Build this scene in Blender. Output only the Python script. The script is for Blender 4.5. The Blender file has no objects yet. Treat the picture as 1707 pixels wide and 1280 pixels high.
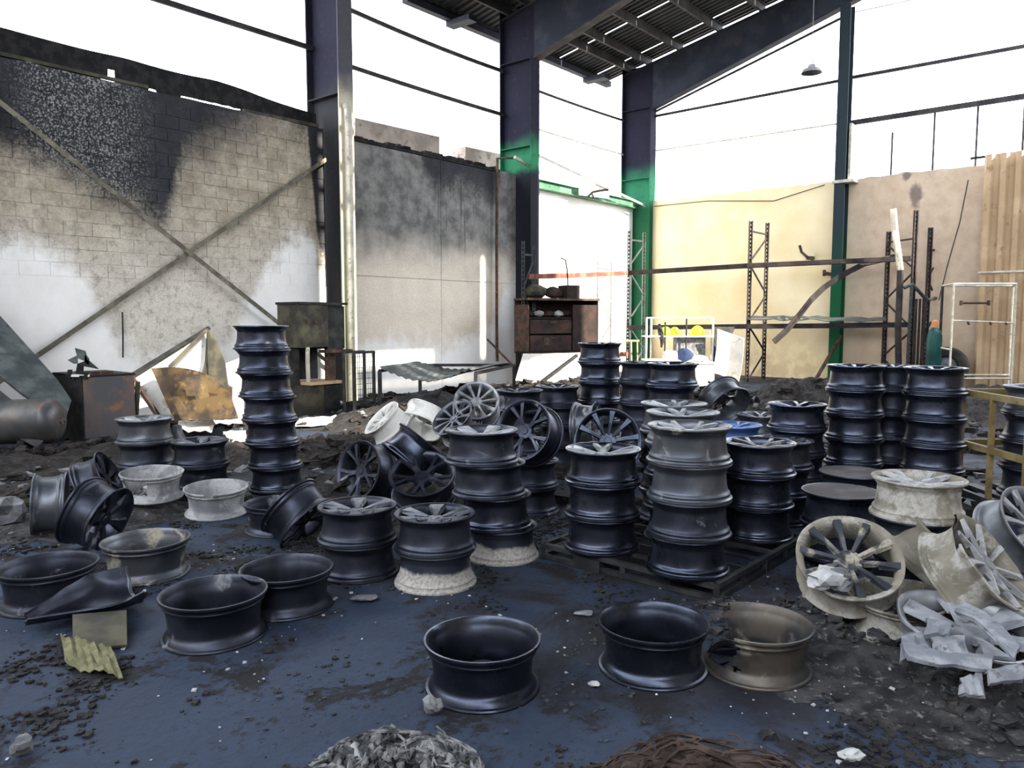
import bpy, bmesh, math, random
from math import sin, cos, pi, radians as R
from mathutils import Vector, Matrix, Euler, noise as mn
random.seed(7)
C = bpy.context.scene.collection
SC = bpy.context.scene

# ------------------------------------------------------------------ camera
F, CX, CY, HC = 1290.0, 853.5, 640.0, 1.6
TH = math.atan(110 / F)
cam = bpy.data.cameras.new('camera'); cam.sensor_width = 36; cam.lens = F / 1707 * 36
camo = bpy.data.objects.new('camera', cam); C.objects.link(camo)
camo.location = (0, 0, HC); camo.rotation_euler = (pi / 2 - TH, 0, 0)
cam.clip_end = 500
SC.camera = camo

# hall frame: q runs along the left wall (away from us), p runs across the hall from that wall
A = R(50.1); O = Vector((-3.45, 15.02, 0))
U = Vector((cos(A), sin(A), 0)); V = Vector((sin(A), -cos(A), 0))
def W(q, p, z): return O + U * q + V * p + Vector((0, 0, z))

# ------------------------------------------------------------------ world, sun, exposure
w = bpy.data.worlds.new('sky'); SC.world = w; w.use_nodes = True
bg = w.node_tree.nodes['Background']
bg.inputs[0].default_value = (0.88, 0.93, 1.0, 1); bg.inputs[1].default_value = 8.0
SUN_EL = R(35)
sd = bpy.data.lights.new('sun', 'SUN'); sd.energy = 24; sd.angle = R(0.6); sd.color = (1.0, 0.90, 0.74)
so = bpy.data.objects.new('sun', sd); C.objects.link(so); so.location = W(0, 40, 30)
so.rotation_euler = (-V * cos(SUN_EL) - Vector((0, 0, sin(SUN_EL)))).to_track_quat('-Z', 'Y').to_euler()
vs = SC.view_settings
vs.view_transform = 'Standard'; vs.look = 'None'; vs.gamma = 1; vs.use_curve_mapping = False
vs.exposure = 0.0
SC.cycles.max_bounces = 8; SC.cycles.diffuse_bounces = 5
SC.cycles.sample_clamp_indirect = 6
SC.cycles.use_denoising = True

# ------------------------------------------------------------------ pixel -> place (1707x1280 frame)
def ray(px, py):
    a = (px - CX) / F; b = -(py - CY) / F
    return Vector((a, cos(TH) + b * sin(TH), -sin(TH) + b * cos(TH)))
def PZ(px, py, z=0):
    d = ray(px, py); t = (z - HC) / d.z; return Vector((d.x * t, d.y * t, z))
def PY(px, py, Y):
    d = ray(px, py); t = Y / d.y; return Vector((d.x * t, Y, HC + d.z * t))
def HQ(v):
    d = Vector((v[0], v[1], 0)) - O; return d.dot(U), d.dot(V)
def PP(px, py, p):
    d = ray(px, py); t = (p + O.dot(V)) / Vector((d.x, d.y, 0)).dot(V); return Vector((0, 0, HC)) + d * t
def PQ(px, py, q):
    d = ray(px, py); t = (q + O.dot(U)) / Vector((d.x, d.y, 0)).dot(U); return Vector((0, 0, HC)) + d * t

# ------------------------------------------------------------------ material kit
class NT:
    def __init__(s, name):
        s.m = bpy.data.materials.new(name); s.m.use_nodes = True
        s.t = s.m.node_tree; s.b = s.t.nodes['Principled BSDF']; s.c = {}
    def n(s, ty, **k):
        x = s.t.nodes.new(ty)
        for a, v in k.items(): setattr(x, a, v)
        return x
    def put(s, sock, v):
        if isinstance(v, bpy.types.NodeSocket): s.t.links.new(v, sock)
        elif isinstance(v, (tuple, list)) and len(v) == 3 and sock.type == 'RGBA': sock.default_value = (*v, 1)
        else: sock.default_value = v
    def hall(s):                      # (q, -p, z) in metres
        if 'h' not in s.c:
            g = s.n('ShaderNodeNewGeometry'); mp = s.n('ShaderNodeMapping', vector_type='TEXTURE')
            mp.inputs['Location'].default_value = O; mp.inputs['Rotation'].default_value = (0, 0, A)
            s.put(mp.inputs['Vector'], g.outputs['Position']); s.c['h'] = mp.outputs[0]
        return s.c['h']
    def obj(s):
        if 'o' not in s.c:
            t = s.n('ShaderNodeTexCoord'); oi = s.n('ShaderNodeObjectInfo')
            mu = s.n('ShaderNodeVectorMath', operation='SCALE'); mu.inputs[3].default_value = 37.0
            cb = s.n('ShaderNodeCombineXYZ')
            for i in range(3): s.put(cb.inputs[i], oi.outputs['Random'])
            s.put(mu.inputs[0], cb.outputs[0])
            ad = s.n('ShaderNodeVectorMath', operation='ADD')
            s.put(ad.inputs[0], t.outputs['Object']); s.put(ad.inputs[1], mu.outputs[0]); s.c['o'] = ad.outputs[0]
            s.c['raw'] = t.outputs['Object']; s.c['rnd'] = oi.outputs['Random']
        return s.c['o']
    def sep(s, v):
        x = s.n('ShaderNodeSeparateXYZ'); s.put(x.inputs[0], v); return x.outputs
    def scl(s, v, k):
        x = s.n('ShaderNodeVectorMath', operation='MULTIPLY'); s.put(x.inputs[0], v); x.inputs[1].default_value = k; return x.outputs[0]
    def noise(s, v, scale, detail=4, rough=.55, dist=0):
        x = s.n('ShaderNodeTexNoise'); s.put(x.inputs['Vector'], v)
        x.inputs['Scale'].default_value = scale; x.inputs['Detail'].default_value = detail
        x.inputs['Roughness'].default_value = rough; x.inputs['Distortion'].default_value = dist
        return x.outputs['Fac']
    def mr(s, v, a, b, lo=0., hi=1.):
        x = s.n('ShaderNodeMapRange'); x.interpolation_type = 'SMOOTHSTEP'
        for i, q in enumerate((v, a, b, lo, hi)): s.put(x.inputs[i], q)
        return x.outputs[0]
    def ma(s, op, a, b=0.):
        x = s.n('ShaderNodeMath', operation=op); s.put(x.inputs[0], a); s.put(x.inputs[1], b); return x.outputs[0]
    def mix(s, f, a, b):
        x = s.n('ShaderNodeMix', data_type='RGBA'); s.put(x.inputs[0], f); s.put(x.inputs[6], a); s.put(x.inputs[7], b); return x.outputs[2]
    def curve(s, v, lo, hi, pts):     # piecewise-linear function of v given as (x, y) with y in 0..1 scale of 'ys'
        f = s.n('ShaderNodeMapRange')
        s.put(f.inputs[0], v); f.inputs[1].default_value = lo; f.inputs[2].default_value = hi
        r = s.n('ShaderNodeValToRGB'); cr = r.color_ramp
        pts = sorted(pts)
        while len(cr.elements) < len(pts): cr.elements.new(0.5)
        for e, (x, y) in zip(cr.elements, pts):
            e.position = (x - lo) / (hi - lo); g = y / 10; e.color = (g, g, g, 1)
        s.put(r.inputs[0], f.outputs[0])
        return s.ma('MULTIPLY', r.outputs[0], 10.0)
    def bump(s, h, strength=.3, d=.02):
        x = s.n('ShaderNodeBump'); x.inputs['Strength'].default_value = strength; x.inputs['Distance'].default_value = d
        s.put(x.inputs['Height'], h); s.put(s.b.inputs['Normal'], x.outputs[0])
    def out(s, col, rough=.8, metal=0., spec=.3):
        s.b.inputs['Specular IOR Level'].default_value = spec
        s.put(s.b.inputs['Base Color'], col); s.put(s.b.inputs['Roughness'], rough); s.put(s.b.inputs['Metallic'], metal)
        return s.m

def grime(name, a, b, scale=5, lo=.4, hi=.65, rough=.7, metal=0., bump=.2, c=None, cs=14):
    t = NT(name); o = t.obj(); f = t.mr(t.noise(o, scale), lo, hi)
    col = t.mix(f, a, b)
    if c: col = t.mix(t.mr(t.noise(o, cs, 5, .7), .55, .68), col, c)
    t.bump(t.noise(o, scale * 5), bump, .01)
    return t.out(col, rough, metal)

def rim_mat(name, a, b, ash, amount, rough=.42, metal=.75, grad=None):
    """burnt metal a..b with ash patches; grad=(z0,z1): ash grows between those heights of the wheel"""
    t = NT(name); o = t.obj()
    col = t.mix(t.mr(t.noise(o, 5), .4, .65), a, b)
    n1 = t.noise(o, 4.5, 6, .65, .6)
    th = .75 - amount * .5
    n = n1
    if grad:
        z = t.sep(t.c['raw'])[2]
        n = t.ma('ADD', n1, t.mr(z, grad[0], grad[1], -.35, .45))
    f = t.mr(n, th, th + (.22 if grad else .10))
    fine = t.mr(t.noise(o, 60, 3, .7), .35, .6, .55, 1)
    f = t.ma('MULTIPLY', f, fine)
    col = t.mix(f, col, ash)
    rg = t.mix(f, (rough,) * 3, (.9,) * 3)
    rr = t.n('ShaderNodeRGBToBW'); t.put(rr.inputs[0], rg)
    rgh = t.ma('ADD', rr.outputs[0], t.mr(t.noise(o, 9), .3, .7, -.06, .08))
    mt = t.ma('MULTIPLY', t.ma('SUBTRACT', 1.0, f), metal)
    t.bump(t.noise(o, 45, 5, .7), .12, .003)
    return t.out(col, rgh, mt, .5)

M = {}
K1c, K2c = (.026, .031, .048), (.045, .052, .074)
M['black'] = rim_mat('rim_black', K1c, K2c, (.16, .17, .19), .12, .30, .85)
M['black2'] = rim_mat('rim_black_dull', (.017, .020, .032), (.038, .043, .060), (.20, .21, .23), .28, .42)
M['grey'] = rim_mat('rim_grey', (.055, .062, .078), (.10, .108, .125), (.22, .22, .22), .35, .42, .7)
M['silver'] = rim_mat('rim_silver', (.15, .16, .18), (.25, .26, .28), (.36, .36, .36), .4, .45, .6)
M['sunwhite'] = rim_mat('rim_sunlit_white', (.40, .40, .38), (.56, .55, .52), (.70, .69, .65), .75, .75, .1)  # brighter copy of the white rim, sunlight put into the colour
M['white'] = rim_mat('rim_white', (.14, .145, .155), (.22, .225, .235), (.33, .33, .335), .6, .75, .1)
M['cream'] = rim_mat('rim_cream', (.13, .118, .09), (.215, .198, .16), (.33, .32, .295), .55, .75, .1)
M['ashlow'] = rim_mat('rim_black_ash_below', K1c, K2c, (.36, .34, .31), .45, .42, .6, (.20, .04))
M['ashside'] = rim_mat('rim_black_ash_patch', (.05, .056, .068), (.095, .10, .115), (.30, .275, .215), .42, .42, .7)
M['bronze'] = rim_mat('rim_bronze', (.03, .031, .035), (.085, .073, .06), (.19, .165, .13), .38, .48, .5)
M['rust'] = grime('rust_steel', (.035, .024, .02), (.10, .05, .034), 6, c=(.18, .10, .065))
M['darksteel'] = grime('dark_steel', (.014, .015, .018), (.036, .036, .036), 6, rough=.6, metal=.3)
M['rustdark'] = grime('rust_dark', (.016, .011, .010), (.036, .019, .016), 5, rough=.85)
M['redrust'] = grime('rust_red', (.16, .05, .035), (.30, .12, .08), 4, rough=.8)
M['soot'] = grime('soot', (.008, .008, .009), (.022, .021, .021), 8, rough=.95, bump=.6)
M['rubble'] = grime('rubble', (.008, .007, .007), (.026, .021, .019), 9, rough=.95, bump=1, c=(.07, .06, .055), cs=26)
M['rubblegrey'] = grime('rubble_grey', (.014, .014, .016), (.045, .043, .045), 9, rough=.95, bump=1, c=(.14, .14, .145), cs=22)
M['chip'] = grime('chips', (.02, .021, .025), (.06, .062, .07), 3, rough=.9)
M['fragment'] = grime('ash_fragment', (.14, .15, .175), (.25, .26, .285), 9, rough=.9, bump=.6, c=(.09, .09, .10))
M['ash'] = grime('ash_white', (.30, .31, .32), (.46, .46, .46), 9, rough=.9, bump=.6, c=(.30, .29, .28))
M['ashgrey'] = grime('ash_grey', (.10, .105, .115), (.20, .205, .215), 9, rough=.9, bump=.6, c=(.1, .1, .1))
M['whitepanel'] = grime('white_panel', (.62, .61, .57), (.80, .79, .75), 2.5, rough=.55, bump=.1, c=(.40, .33, .24), cs=5)
M['brownpanel'] = grime('brown_burnt_panel', (.014, .009, .007), (.06, .038, .014), 3.5, rough=.8, c=(.085, .06, .025), cs=6)
M['olive'] = grime('olive_panel', (.03, .028, .023), (.075, .07, .045), 4, rough=.75)
M['brace'] = grime('brace_paint', (.10, .092, .07), (.20, .185, .14), 5, rough=.8, c=(.05, .045, .04))
M['greysheet'] = grime('grey_sheet', (.045, .055, .058), (.10, .115, .115), 4, rough=.5, metal=.4, c=(.03, .035, .045), cs=7)
M['tank'] = grime('tank_grey', (.075, .078, .082), (.15, .14, .135), 3, rough=.45, metal=.6, c=(.17, .10, .075), cs=6)
M['boxrust'] = grime('box_rust', (.075, .075, .082), (.13, .088, .08), 2.6, rough=.8, c=(.20, .105, .06), cs=3)
M['rackpaint'] = grime('rack_paint', (.014, .011, .013), (.040, .028, .027), 5, rough=.7)
M['rackgreen'] = grime('rack_grey_green', (.03, .038, .04), (.06, .066, .068), 5, rough=.65)
M['whitepipe'] = grime('white_pipe', (.58, .55, .48), (.72, .70, .64), 5, rough=.5)
M['palepipe'] = grime('pale_pipe', (.40, .38, .32), (.58, .55, .46), 5, rough=.5, c=(.20, .15, .1))
M['yellow'] = grime('yellow_plastic', (.75, .62, .02), (.85, .72, .04), 5, rough=.35, bump=.02)
M['lime'] = grime('lime_plastic', (.42, .60, .03), (.58, .70, .05), 5, rough=.35, bump=.02)
M['bluebag'] = grime('blue_cloth', (.012, .025, .07), (.03, .055, .13), 5, rough=.8)
M['bluesheen'] = grime('blue_sheen_lip', (.05, .10, .26), (.10, .17, .36), 6, rough=.4, metal=.5)  # blue reflected light put into the rim's base colour
M['pinkrag'] = grime('pale_rag', (.55, .45, .48), (.75, .70, .72), 9, rough=.9)
M['teal'] = grime('teal_paint', (.005, .04, .042), (.009, .07, .065), 3, rough=.45)
M['orange'] = grime('orange_paint', (.50, .16, .06), (.6, .25, .12), 5, rough=.6)
M['stillage'] = grime('ochre_paint', (.13, .095, .035), (.21, .16, .075), 4, rough=.65, c=(.08, .06, .04))
M['beige'] = grime('beige_sheet', (.38, .265, .16), (.48, .355, .225), 1.3, rough=.75, c=(.28, .18, .10), cs=4)
M['rubber'] = grime('rubber', (.010, .010, .011), (.025, .025, .026), 7, rough=.85)
M['wireash'] = grime('wire_ash', (.03, .032, .036), (.22, .22, .22), 14, rough=.9, c=(.015, .015, .016), cs=30)
M['wirebrown'] = grime('wire_brown', (.022, .014, .011), (.06, .04, .033), 12, rough=.95)
M['disc'] = grime('disc_dust', (.045, .04, .042), (.085, .075, .078), 6, rough=.85)
M['cloth'] = grime('yellow_net', (.11, .105, .055), (.17, .16, .09), 20, rough=.9)
M['lampgrey'] = grime('lamp_grey', (.25, .25, .26), (.34, .34, .35), 4, rough=.5)
M['roof'] = grime('roof_sheet', (.012, .015, .018), (.026, .030, .034), 1.2, rough=.7, metal=.2)
M['purlin'] = grime('purlin_steel', (.018, .018, .021), (.042, .04, .04), 3, rough=.75)
M['rafter'] = grime('rafter_steel', (.009, .013, .024), (.022, .028, .044), 1.5, rough=.75, c=(.03, .028, .032), cs=3)
M['conc'] = grime('outside_concrete', (.24, .20, .17), (.36, .31, .27), 2, rough=.9, c=(.12, .10, .09), cs=5)

# --- walls
def wall_left_mat(name, block=False):
    t = NT(name); h = t.hall(); q, np_, z = t.sep(h)
    n1 = t.noise(h, .75, 5, .6); n2 = t.noise(h, 2.6, 5, .65); n3 = t.noise(h, 16, 4, .7); n4 = t.noise(h, 34, 3, .7)
    # soot line: above it the wall is black (a burn mark with its own outline)
    zb = t.curve(q, -8, 12, [(-8, 3.7), (-5.6, 3.75), (-5.0, 3.85), (-4.2, 3.45), (-3.25, 3.0), (-2.95, 3.9), (-2.3, 4.35), (-1.2, 4.95), (-.5, 5.0), (-.28, 2.6),
                             (.15, 2.6), (.3, 5.3), (2.1, 5.5), (2.6, 4.4), (3.3, 4.4), (3.5, 4.6), (4.7, 4.3), (5.2, 5.6), (5.65, 5.6), (5.8, 5.9), (12, 5.9)])
    d = t.ma('ADD', t.ma('SUBTRACT', z, zb), t.ma('MULTIPLY', t.ma('SUBTRACT', n1, .5), 1.1))
    d = t.ma('ADD', d, t.ma('MULTIPLY', t.ma('SUBTRACT', n3, .5), .8))
    soft = t.ma('MULTIPLY', t.mr(q, -3.2, -2.4), t.mr(q, -.6, -1.0))
    soot = t.mr(d, t.ma('SUBTRACT', -.30, t.ma('MULTIPLY', soft, .35)), t.ma('ADD', .4, t.ma('MULTIPLY', soft, .5)))
    # white line: below it pale paint; bay one's lower right is painted sunlight
    zw = t.curve(q, -8, 12, [(-8, 3.0), (-5.6, 2.75), (-4.9, 2.6), (-4.45, 2.2), (-4.1, 1.3), (-3.4, .9), (-2.2, 1.2), (-1.6, 2.3), (-.9, 3.15), (-.45, 3.2), (-.2, 2.0),
                             (.3, 1.0), (1.5, 1.2), (2.8, 1.0), (4.6, 1.4), (5.3, 2.6), (5.66, 3.0), (5.8, 9), (12, 9)])
    dw = t.ma('ADD', t.ma('SUBTRACT', zw, z), t.ma('MULTIPLY', t.ma('SUBTRACT', n2, .5), 1.0))
    wh = t.mr(dw, -.25, .35)
    zl = t.mr(t.ma('ADD', z, t.ma('MULTIPLY', t.ma('SUBTRACT', n1, .5), 1.6)), 1.6, 3.8)
    mid = t.mix(zl, t.mix(n2, (.52, .48, .41), (.78, .745, .675)), t.mix(t.mr(n2, .3, .7), (.28, .235, .175), (.52, .46, .36)))
    mid = t.mix(t.mr(t.noise(h, 7.5, 5, .75), .48, .66, 0, .55), mid, (.20, .185, .16))
    # bay two is greyer and goes dark slowly with height
    b2 = t.ma('MULTIPLY', t.mr(q, .1, .3), t.mr(q, 5.9, 5.6))
    g2 = t.mix(t.mr(t.ma('ADD', z, t.ma('MULTIPLY', t.ma('SUBTRACT', n1, .5), 1.4)), 2.3, 3.7), t.mix(n2, (.60, .53, .44), (.86, .79, .68)), t.mix(t.mr(n2, .35, .65), (.09, .09, .092), (.24, .235, .225)))
    mid = t.mix(b2, mid, g2)
    # vertical drip streaks in bay two
    st = t.noise(t.scl(h, (4.5, 1, .22)), 1.6, 3, .6)
    stf = t.ma('MULTIPLY', t.mr(st, .54, .66), t.ma('MULTIPLY', t.mr(q, 2.4, 2.8), t.mr(q, 5.3, 4.6)))
    stf = t.ma('MULTIPLY', stf, t.mr(z, 2.2, 4.2, 0, .8))
    mid = t.mix(stf, mid, (.035, .034, .034))
    oc = t.ma('MULTIPLY', t.ma('MULTIPLY', t.mr(q, 3.0, 3.9), t.mr(q, 5.2, 4.5)), t.mr(z, 1.9, .5, 0, .75))
    mid = t.mix(oc, mid, (.36, .22, .085))
    speck = t.mr(n4, .42, .62)
    mid = t.mix(t.ma('MULTIPLY', speck, .22), mid, (.12, .112, .10))
    col = t.mix(wh, mid, t.mix(t.mr(n2, .3, .7), (.80, .79, .77), (.86, .86, .85)))
    # pale flecks where the plaster spalled through the soot
    fl = t.ma('MULTIPLY', t.mr(n4, .50, .60), t.ma('MULTIPLY', t.mr(q, -5.5, -4.9), t.mr(q, -3.2, -4.1)))
    fl = t.ma('ADD', t.ma('MULTIPLY', fl, .8), t.ma('MULTIPLY', t.mr(n4, .62, .70), .12))
    black = t.mix(t.mr(n2, .3, .7), (.016, .017, .022), (.034, .034, .04))
    black = t.mix(fl, black, (.30, .30, .29))
    col = t.mix(soot, col, black)
    t.bump(t.noise(h, 30, 6, .7), .4, .012)
    return t.out(col, .88)
M['wall'] = wall_left_mat('wall_plaster_left')

def wall_right_mat():
    t = NT('wall_plaster_right'); h = t.hall(); q, np_, z = t.sep(h)
    p = t.ma('MULTIPLY', np_, -1.0)
    n1 = t.noise(h, .8, 5, .6); n2 = t.noise(h, 3, 5, .6); n4 = t.noise(h, 30, 3, .7)
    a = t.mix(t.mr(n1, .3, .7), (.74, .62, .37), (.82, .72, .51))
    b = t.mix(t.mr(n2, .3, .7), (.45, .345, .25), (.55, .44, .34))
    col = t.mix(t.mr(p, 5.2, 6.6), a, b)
    dirt = t.ma('MULTIPLY', t.mr(z, 1.4, .1), t.mr(n2, .35, .6, 0, .5))
    col = t.mix(dirt, col, (.42, .29, .16))
    def spot(p0, z0, rp, rz):
        dx = t.ma('DIVIDE', t.ma('SUBTRACT', p, p0), rp); dz = t.ma('DIVIDE', t.ma('SUBTRACT', z, z0), rz)
        rr = t.ma('ADD', t.ma('MULTIPLY', dx, dx), t.ma('MULTIPLY', dz, dz))
        return t.mr(t.ma('ADD', rr, t.ma('MULTIPLY', t.ma('SUBTRACT', n2, .5), 2.2)), 1.0, .2)
    for s_ in ((7.62, 4.55, .18, .35), (7.4, 5.0, .12, .15)):
        col = t.mix(t.ma('MULTIPLY', spot(*s_), .75), col, (.10, .075, .085))
    col = t.mix(t.mr(n4, .60, .72, 0, .25), col, (.40, .34, .25))
    t.bump(t.noise(h, 24, 5, .65), .3, .012)
    return t.out(col, .9)
M['wallr'] = wall_right_mat()

def floor_mat():
    t = NT('floor_burnt_concrete'); h = t.hall()
    n1 = t.noise(h, .55, 6, .6, .4); n2 = t.noise(h, 2.2, 7, .68, .5); n3 = t.noise(h, 22, 5, .7); n4 = t.noise(h, 70, 3, .7)
    base = t.mix(t.mr(n2, .3, .7), (.014, .023, .045), (.034, .049, .083))
    base = t.mix(t.mr(n3, .45, .75, 0, .6), base, (.014, .018, .026))
    burn = t.mr(t.ma('ADD', t.ma('MULTIPLY', n1, .5), t.ma('MULTIPLY', n2, .5)), .46, .56)
    burn2 = t.mr(t.ma('ADD', n2, t.ma('MULTIPLY', n3, .3)), .66, .74)
    bf = t.ma('MAXIMUM', t.ma('MULTIPLY', burn, .85), burn2)
    col = t.mix(bf, base, t.mix(n3, (.006, .006, .008), (.016, .015, .017)))
    col = t.mix(t.mr(n4, .68, .75, 0, .5), col, (.13, .14, .16))
    rg = t.mr(n2, .3, .7, .62, .9)
    t.bump(t.ma('ADD', t.ma('MULTIPLY', n3, .6), t.ma('MULTIPLY', bf, .5)), .5, .02)
    return t.out(col, rg, 0., .22)
M['floor'] = floor_mat()

def col_mat(name, low, band, zb0, zb1, high, rust=None):
    t = NT(name); h = t.hall(); z = t.sep(h)[2]
    n = t.noise(h, 2.2, 5, .6); zz = t.ma('ADD', z, t.ma('MULTIPLY', t.ma('SUBTRACT', n, .5), .5))
    col = t.mix(t.mr(zz, zb0 - .12, zb0 + .12), low, band)
    col = t.mix(t.mr(zz, zb1 - .25, zb1 + .35), col, high)
    col = t.mix(t.mr(t.noise(h, 9, 4, .7), .55, .7, 0, .6), col, rust or (.035, .03, .03))
    t.bump(t.noise(h, 40, 4), .15, .01)
    return t.out(col, .85, 0., .12)
DK = (.014, .014, .027)
M['col1'] = col_mat('column_sooty', (.018, .018, .020), (.03, .03, .034), 5.1, 5.8, DK)
M['flange1'] = col_mat('column_flange_pale', (.40, .43, .30), (.50, .46, .36), 3.4, 5.75, (.07, .068, .085), (.12, .10, .07))
M['col2'] = col_mat('column_sooty_green_band', (.016, .018, .024), (.028, .17, .085), 5.15, 5.75, DK)
M['col3'] = col_mat('column_green', (.012, .085, .042), (.024, .15, .078), 4.9, 5.9, DK)
M['colr'] = col_mat('column_dark_green', (.010, .085, .035), (.014, .045, .038), 2.6, 3.6, (.022, .034, .042))
M['green'] = grime('green_paint', (.04, .12, .07), (.09, .19, .125), 2.5, rough=.8, c=(.04, .05, .04), cs=6)

# ------------------------------------------------------------------ mesh kit
class MB:
    def __init__(s): s.v = []; s.f = []
    def add(s, vs, fs):
        k = len(s.v); s.v += [tuple(v) for v in vs]; s.f += [tuple(i + k for i in f) for f in fs]; return s
    def box6(s, c):       # eight corners: bottom ring then top ring
        return s.add(c, [(3, 2, 1, 0), (4, 5, 6, 7), (0, 1, 5, 4), (1, 2, 6, 5), (2, 3, 7, 6), (3, 0, 4, 7)])
    def box(s, x0, x1, y0, y1, z0, z1):
        return s.box6([(x0, y0, z0), (x1, y0, z0), (x1, y1, z0), (x0, y1, z0), (x0, y0, z1), (x1, y0, z1), (x1, y1, z1), (x0, y1, z1)])
    def hbox(s, q0, q1, p0, p1, z0, z1):
        return s.box6([W(a, b, c) for c in (z0, z1) for a, b in ((q0, p1), (q1, p1), (q1, p0), (q0, p0))])
    def bar(s, a, b, w_=.05, h_=.05, up=(0, 0, 1)):
        a, b = Vector(a), Vector(b); d = (b - a).normalized(); u = Vector(up)
        if abs(d.dot(u)) > .98: u = Vector((1, 0, 0)) if abs(d.x) < .9 else Vector((0, 1, 0))
        x = d.cross(u).normalized(); y = x.cross(d)
        x *= w_ / 2; y *= h_ / 2
        return s.box6([a - x - y, a + x - y, a + x + y, a - x + y, b - x - y, b + x - y, b + x + y, b - x + y])
    def tube(s, pts, r, n=8, cap=True, taper=None):
        pts = [Vector(p) for p in pts]; rings = []; prev = None
        for i, p in enumerate(pts):
            d = (pts[min(i + 1, len(pts) - 1)] - pts[max(i - 1, 0)]).normalized()
            if prev is None:
                u = Vector((0, 0, 1)) if abs(d.z) < .9 else Vector((1, 0, 0)); x = d.cross(u).normalized()
            else:
                x = (prev - d * prev.dot(d)).normalized()
            prev = x; y = d.cross(x); rr = r if taper is None else taper[i]
            rings.append([p + (x * cos(2 * pi * k / n) + y * sin(2 * pi * k / n)) * rr for k in range(n)])
        vs = [v for g in rings for v in g]; fs = []
        for i in range(len(rings) - 1):
            for k in range(n):
                k2 = (k + 1) % n; fs.append((i * n + k, i * n + k2, (i + 1) * n + k2, (i + 1) * n + k))
        if cap: fs += [tuple(range(n - 1, -1, -1)), tuple((len(rings) - 1) * n + k for k in range(n))]
        return s.add(vs, fs)
    def lathe(s, prof, n=48, closed=False, a0=0, a1=2 * pi):
        full = abs(a1 - a0 - 2 * pi) < 1e-6; m = n if full else n + 1; L = len(prof)
        vs = [(r * cos(a0 + (a1 - a0) * k / n), r * sin(a0 + (a1 - a0) * k / n), z) for k in range(m) for r, z in prof]
        fs = []
        for k in range(n):
            k2 = (k + 1) % m if full else k + 1
            for i in range(L if closed else L - 1):
                j = (i + 1) % L; fs.append((k * L + i, k2 * L + i, k2 * L + j, k * L + j))
        if closed and not full: fs += [tuple(range(L)), tuple(n * L + i for i in range(L - 1, -1, -1))]
        return s.add(vs, fs)
    def sheet(s, g, th=.01):   # g: rows of points, given thickness along the local normal
        g = [[Vector(p) for p in r] for r in g]; nr, nc = len(g), len(g[0]); top, bot = [], []
        for i in range(nr):
            for j in range(nc):
                a = g[min(i + 1, nr - 1)][j] - g[max(i - 1, 0)][j]; b = g[i][min(j + 1, nc - 1)] - g[i][max(j - 1, 0)]
                n = a.cross(b); n = n.normalized() * th / 2 if n.length > 1e-9 else Vector((0, 0, th / 2))
                top.append(g[i][j] + n); bot.append(g[i][j] - n)
        k = nr * nc; fs = []
        for i in range(nr - 1):
            for j in range(nc - 1):
                a, b, c, d = i * nc + j, i * nc + j + 1, (i + 1) * nc + j + 1, (i + 1) * nc + j
                fs += [(a, d, c, b), (k + a, k + b, k + c, k + d)]
        for j in range(nc - 1):
            a, b = j, j + 1; fs.append((a, b, k + b, k + a)); a, b = (nr - 1) * nc + j, (nr - 1) * nc + j + 1; fs.append((b, a, k + a, k + b))
        for i in range(nr - 1):
            a, b = i * nc, (i + 1) * nc; fs.append((b, a, k + a, k + b)); a, b = a + nc - 1, b + nc - 1; fs.append((a, b, k + b, k + a))
        return s.add(top + bot, fs)
    def poly(s, pts, th=.02, off=None):   # flat polygon with thickness
        pts = [Vector(p) for p in pts]; n = Vector((0, 0, 0)); c = sum(pts, Vector()) / len(pts)
        for i in range(len(pts)): n += (pts[i] - c).cross(pts[(i + 1) % len(pts)] - c)
        n = Vector(off) if off else n.normalized() * th; m = len(pts)
        return s.add(pts + [p - n for p in pts], [tuple(range(m)), tuple(range(2 * m - 1, m - 1, -1))] + [(i, m + i, m + (i + 1) % m, (i + 1) % m) for i in range(m)])
    def mesh(s, name, smooth=None, rel=None):
        me = bpy.data.meshes.new(name)
        v = s.v if rel is None else [tuple(rel @ Vector(a)) for a in s.v]
        me.from_pydata(v, [], s.f); me.update()
        bm = bmesh.new(); bm.from_mesh(me); bmesh.ops.recalc_face_normals(bm, faces=bm.faces); bm.to_mesh(me); bm.free()
        if smooth is not None:
            me.polygons.foreach_set('use_smooth', [True] * len(me.polygons)); me.set_sharp_from_angle(angle=R(smooth))
        return me

def link(name, me, mat=None, parent=None):
    o = bpy.data.objects.new(name, me); C.objects.link(o)
    if mat is not None and me is not None and not me.materials: me.materials.append(M[mat] if isinstance(mat, str) else mat)
    if parent is not None: o.parent = parent
    return o
def tag(o, label=None, cat=None, group=None, kind=None):
    if label: o['label'] = label
    if cat: o['category'] = cat
    if group: o['group'] = group
    if kind: o['kind'] = kind
    return o
def thing(name, label, cat, loc=(0, 0, 0), rot=None, group=None):
    o = bpy.data.objects.new(name, None); C.objects.link(o); o.location = loc; o.empty_display_size = .1
    if rot is not None: o.rotation_euler = rot
    return tag(o, label, cat, group)
def inv(o): return Matrix.LocRotScale(o.location, o.rotation_euler, o.scale).inverted()
def part(name, mb, mat, root, smooth=None, world=True):
    return link(name, mb.mesh(name, smooth, inv(root) if world else None), mat, root)
def sub(name, mb, mat, pa_, root): return link(name, mb.mesh(name, None, inv(root)), mat, pa_)
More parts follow.
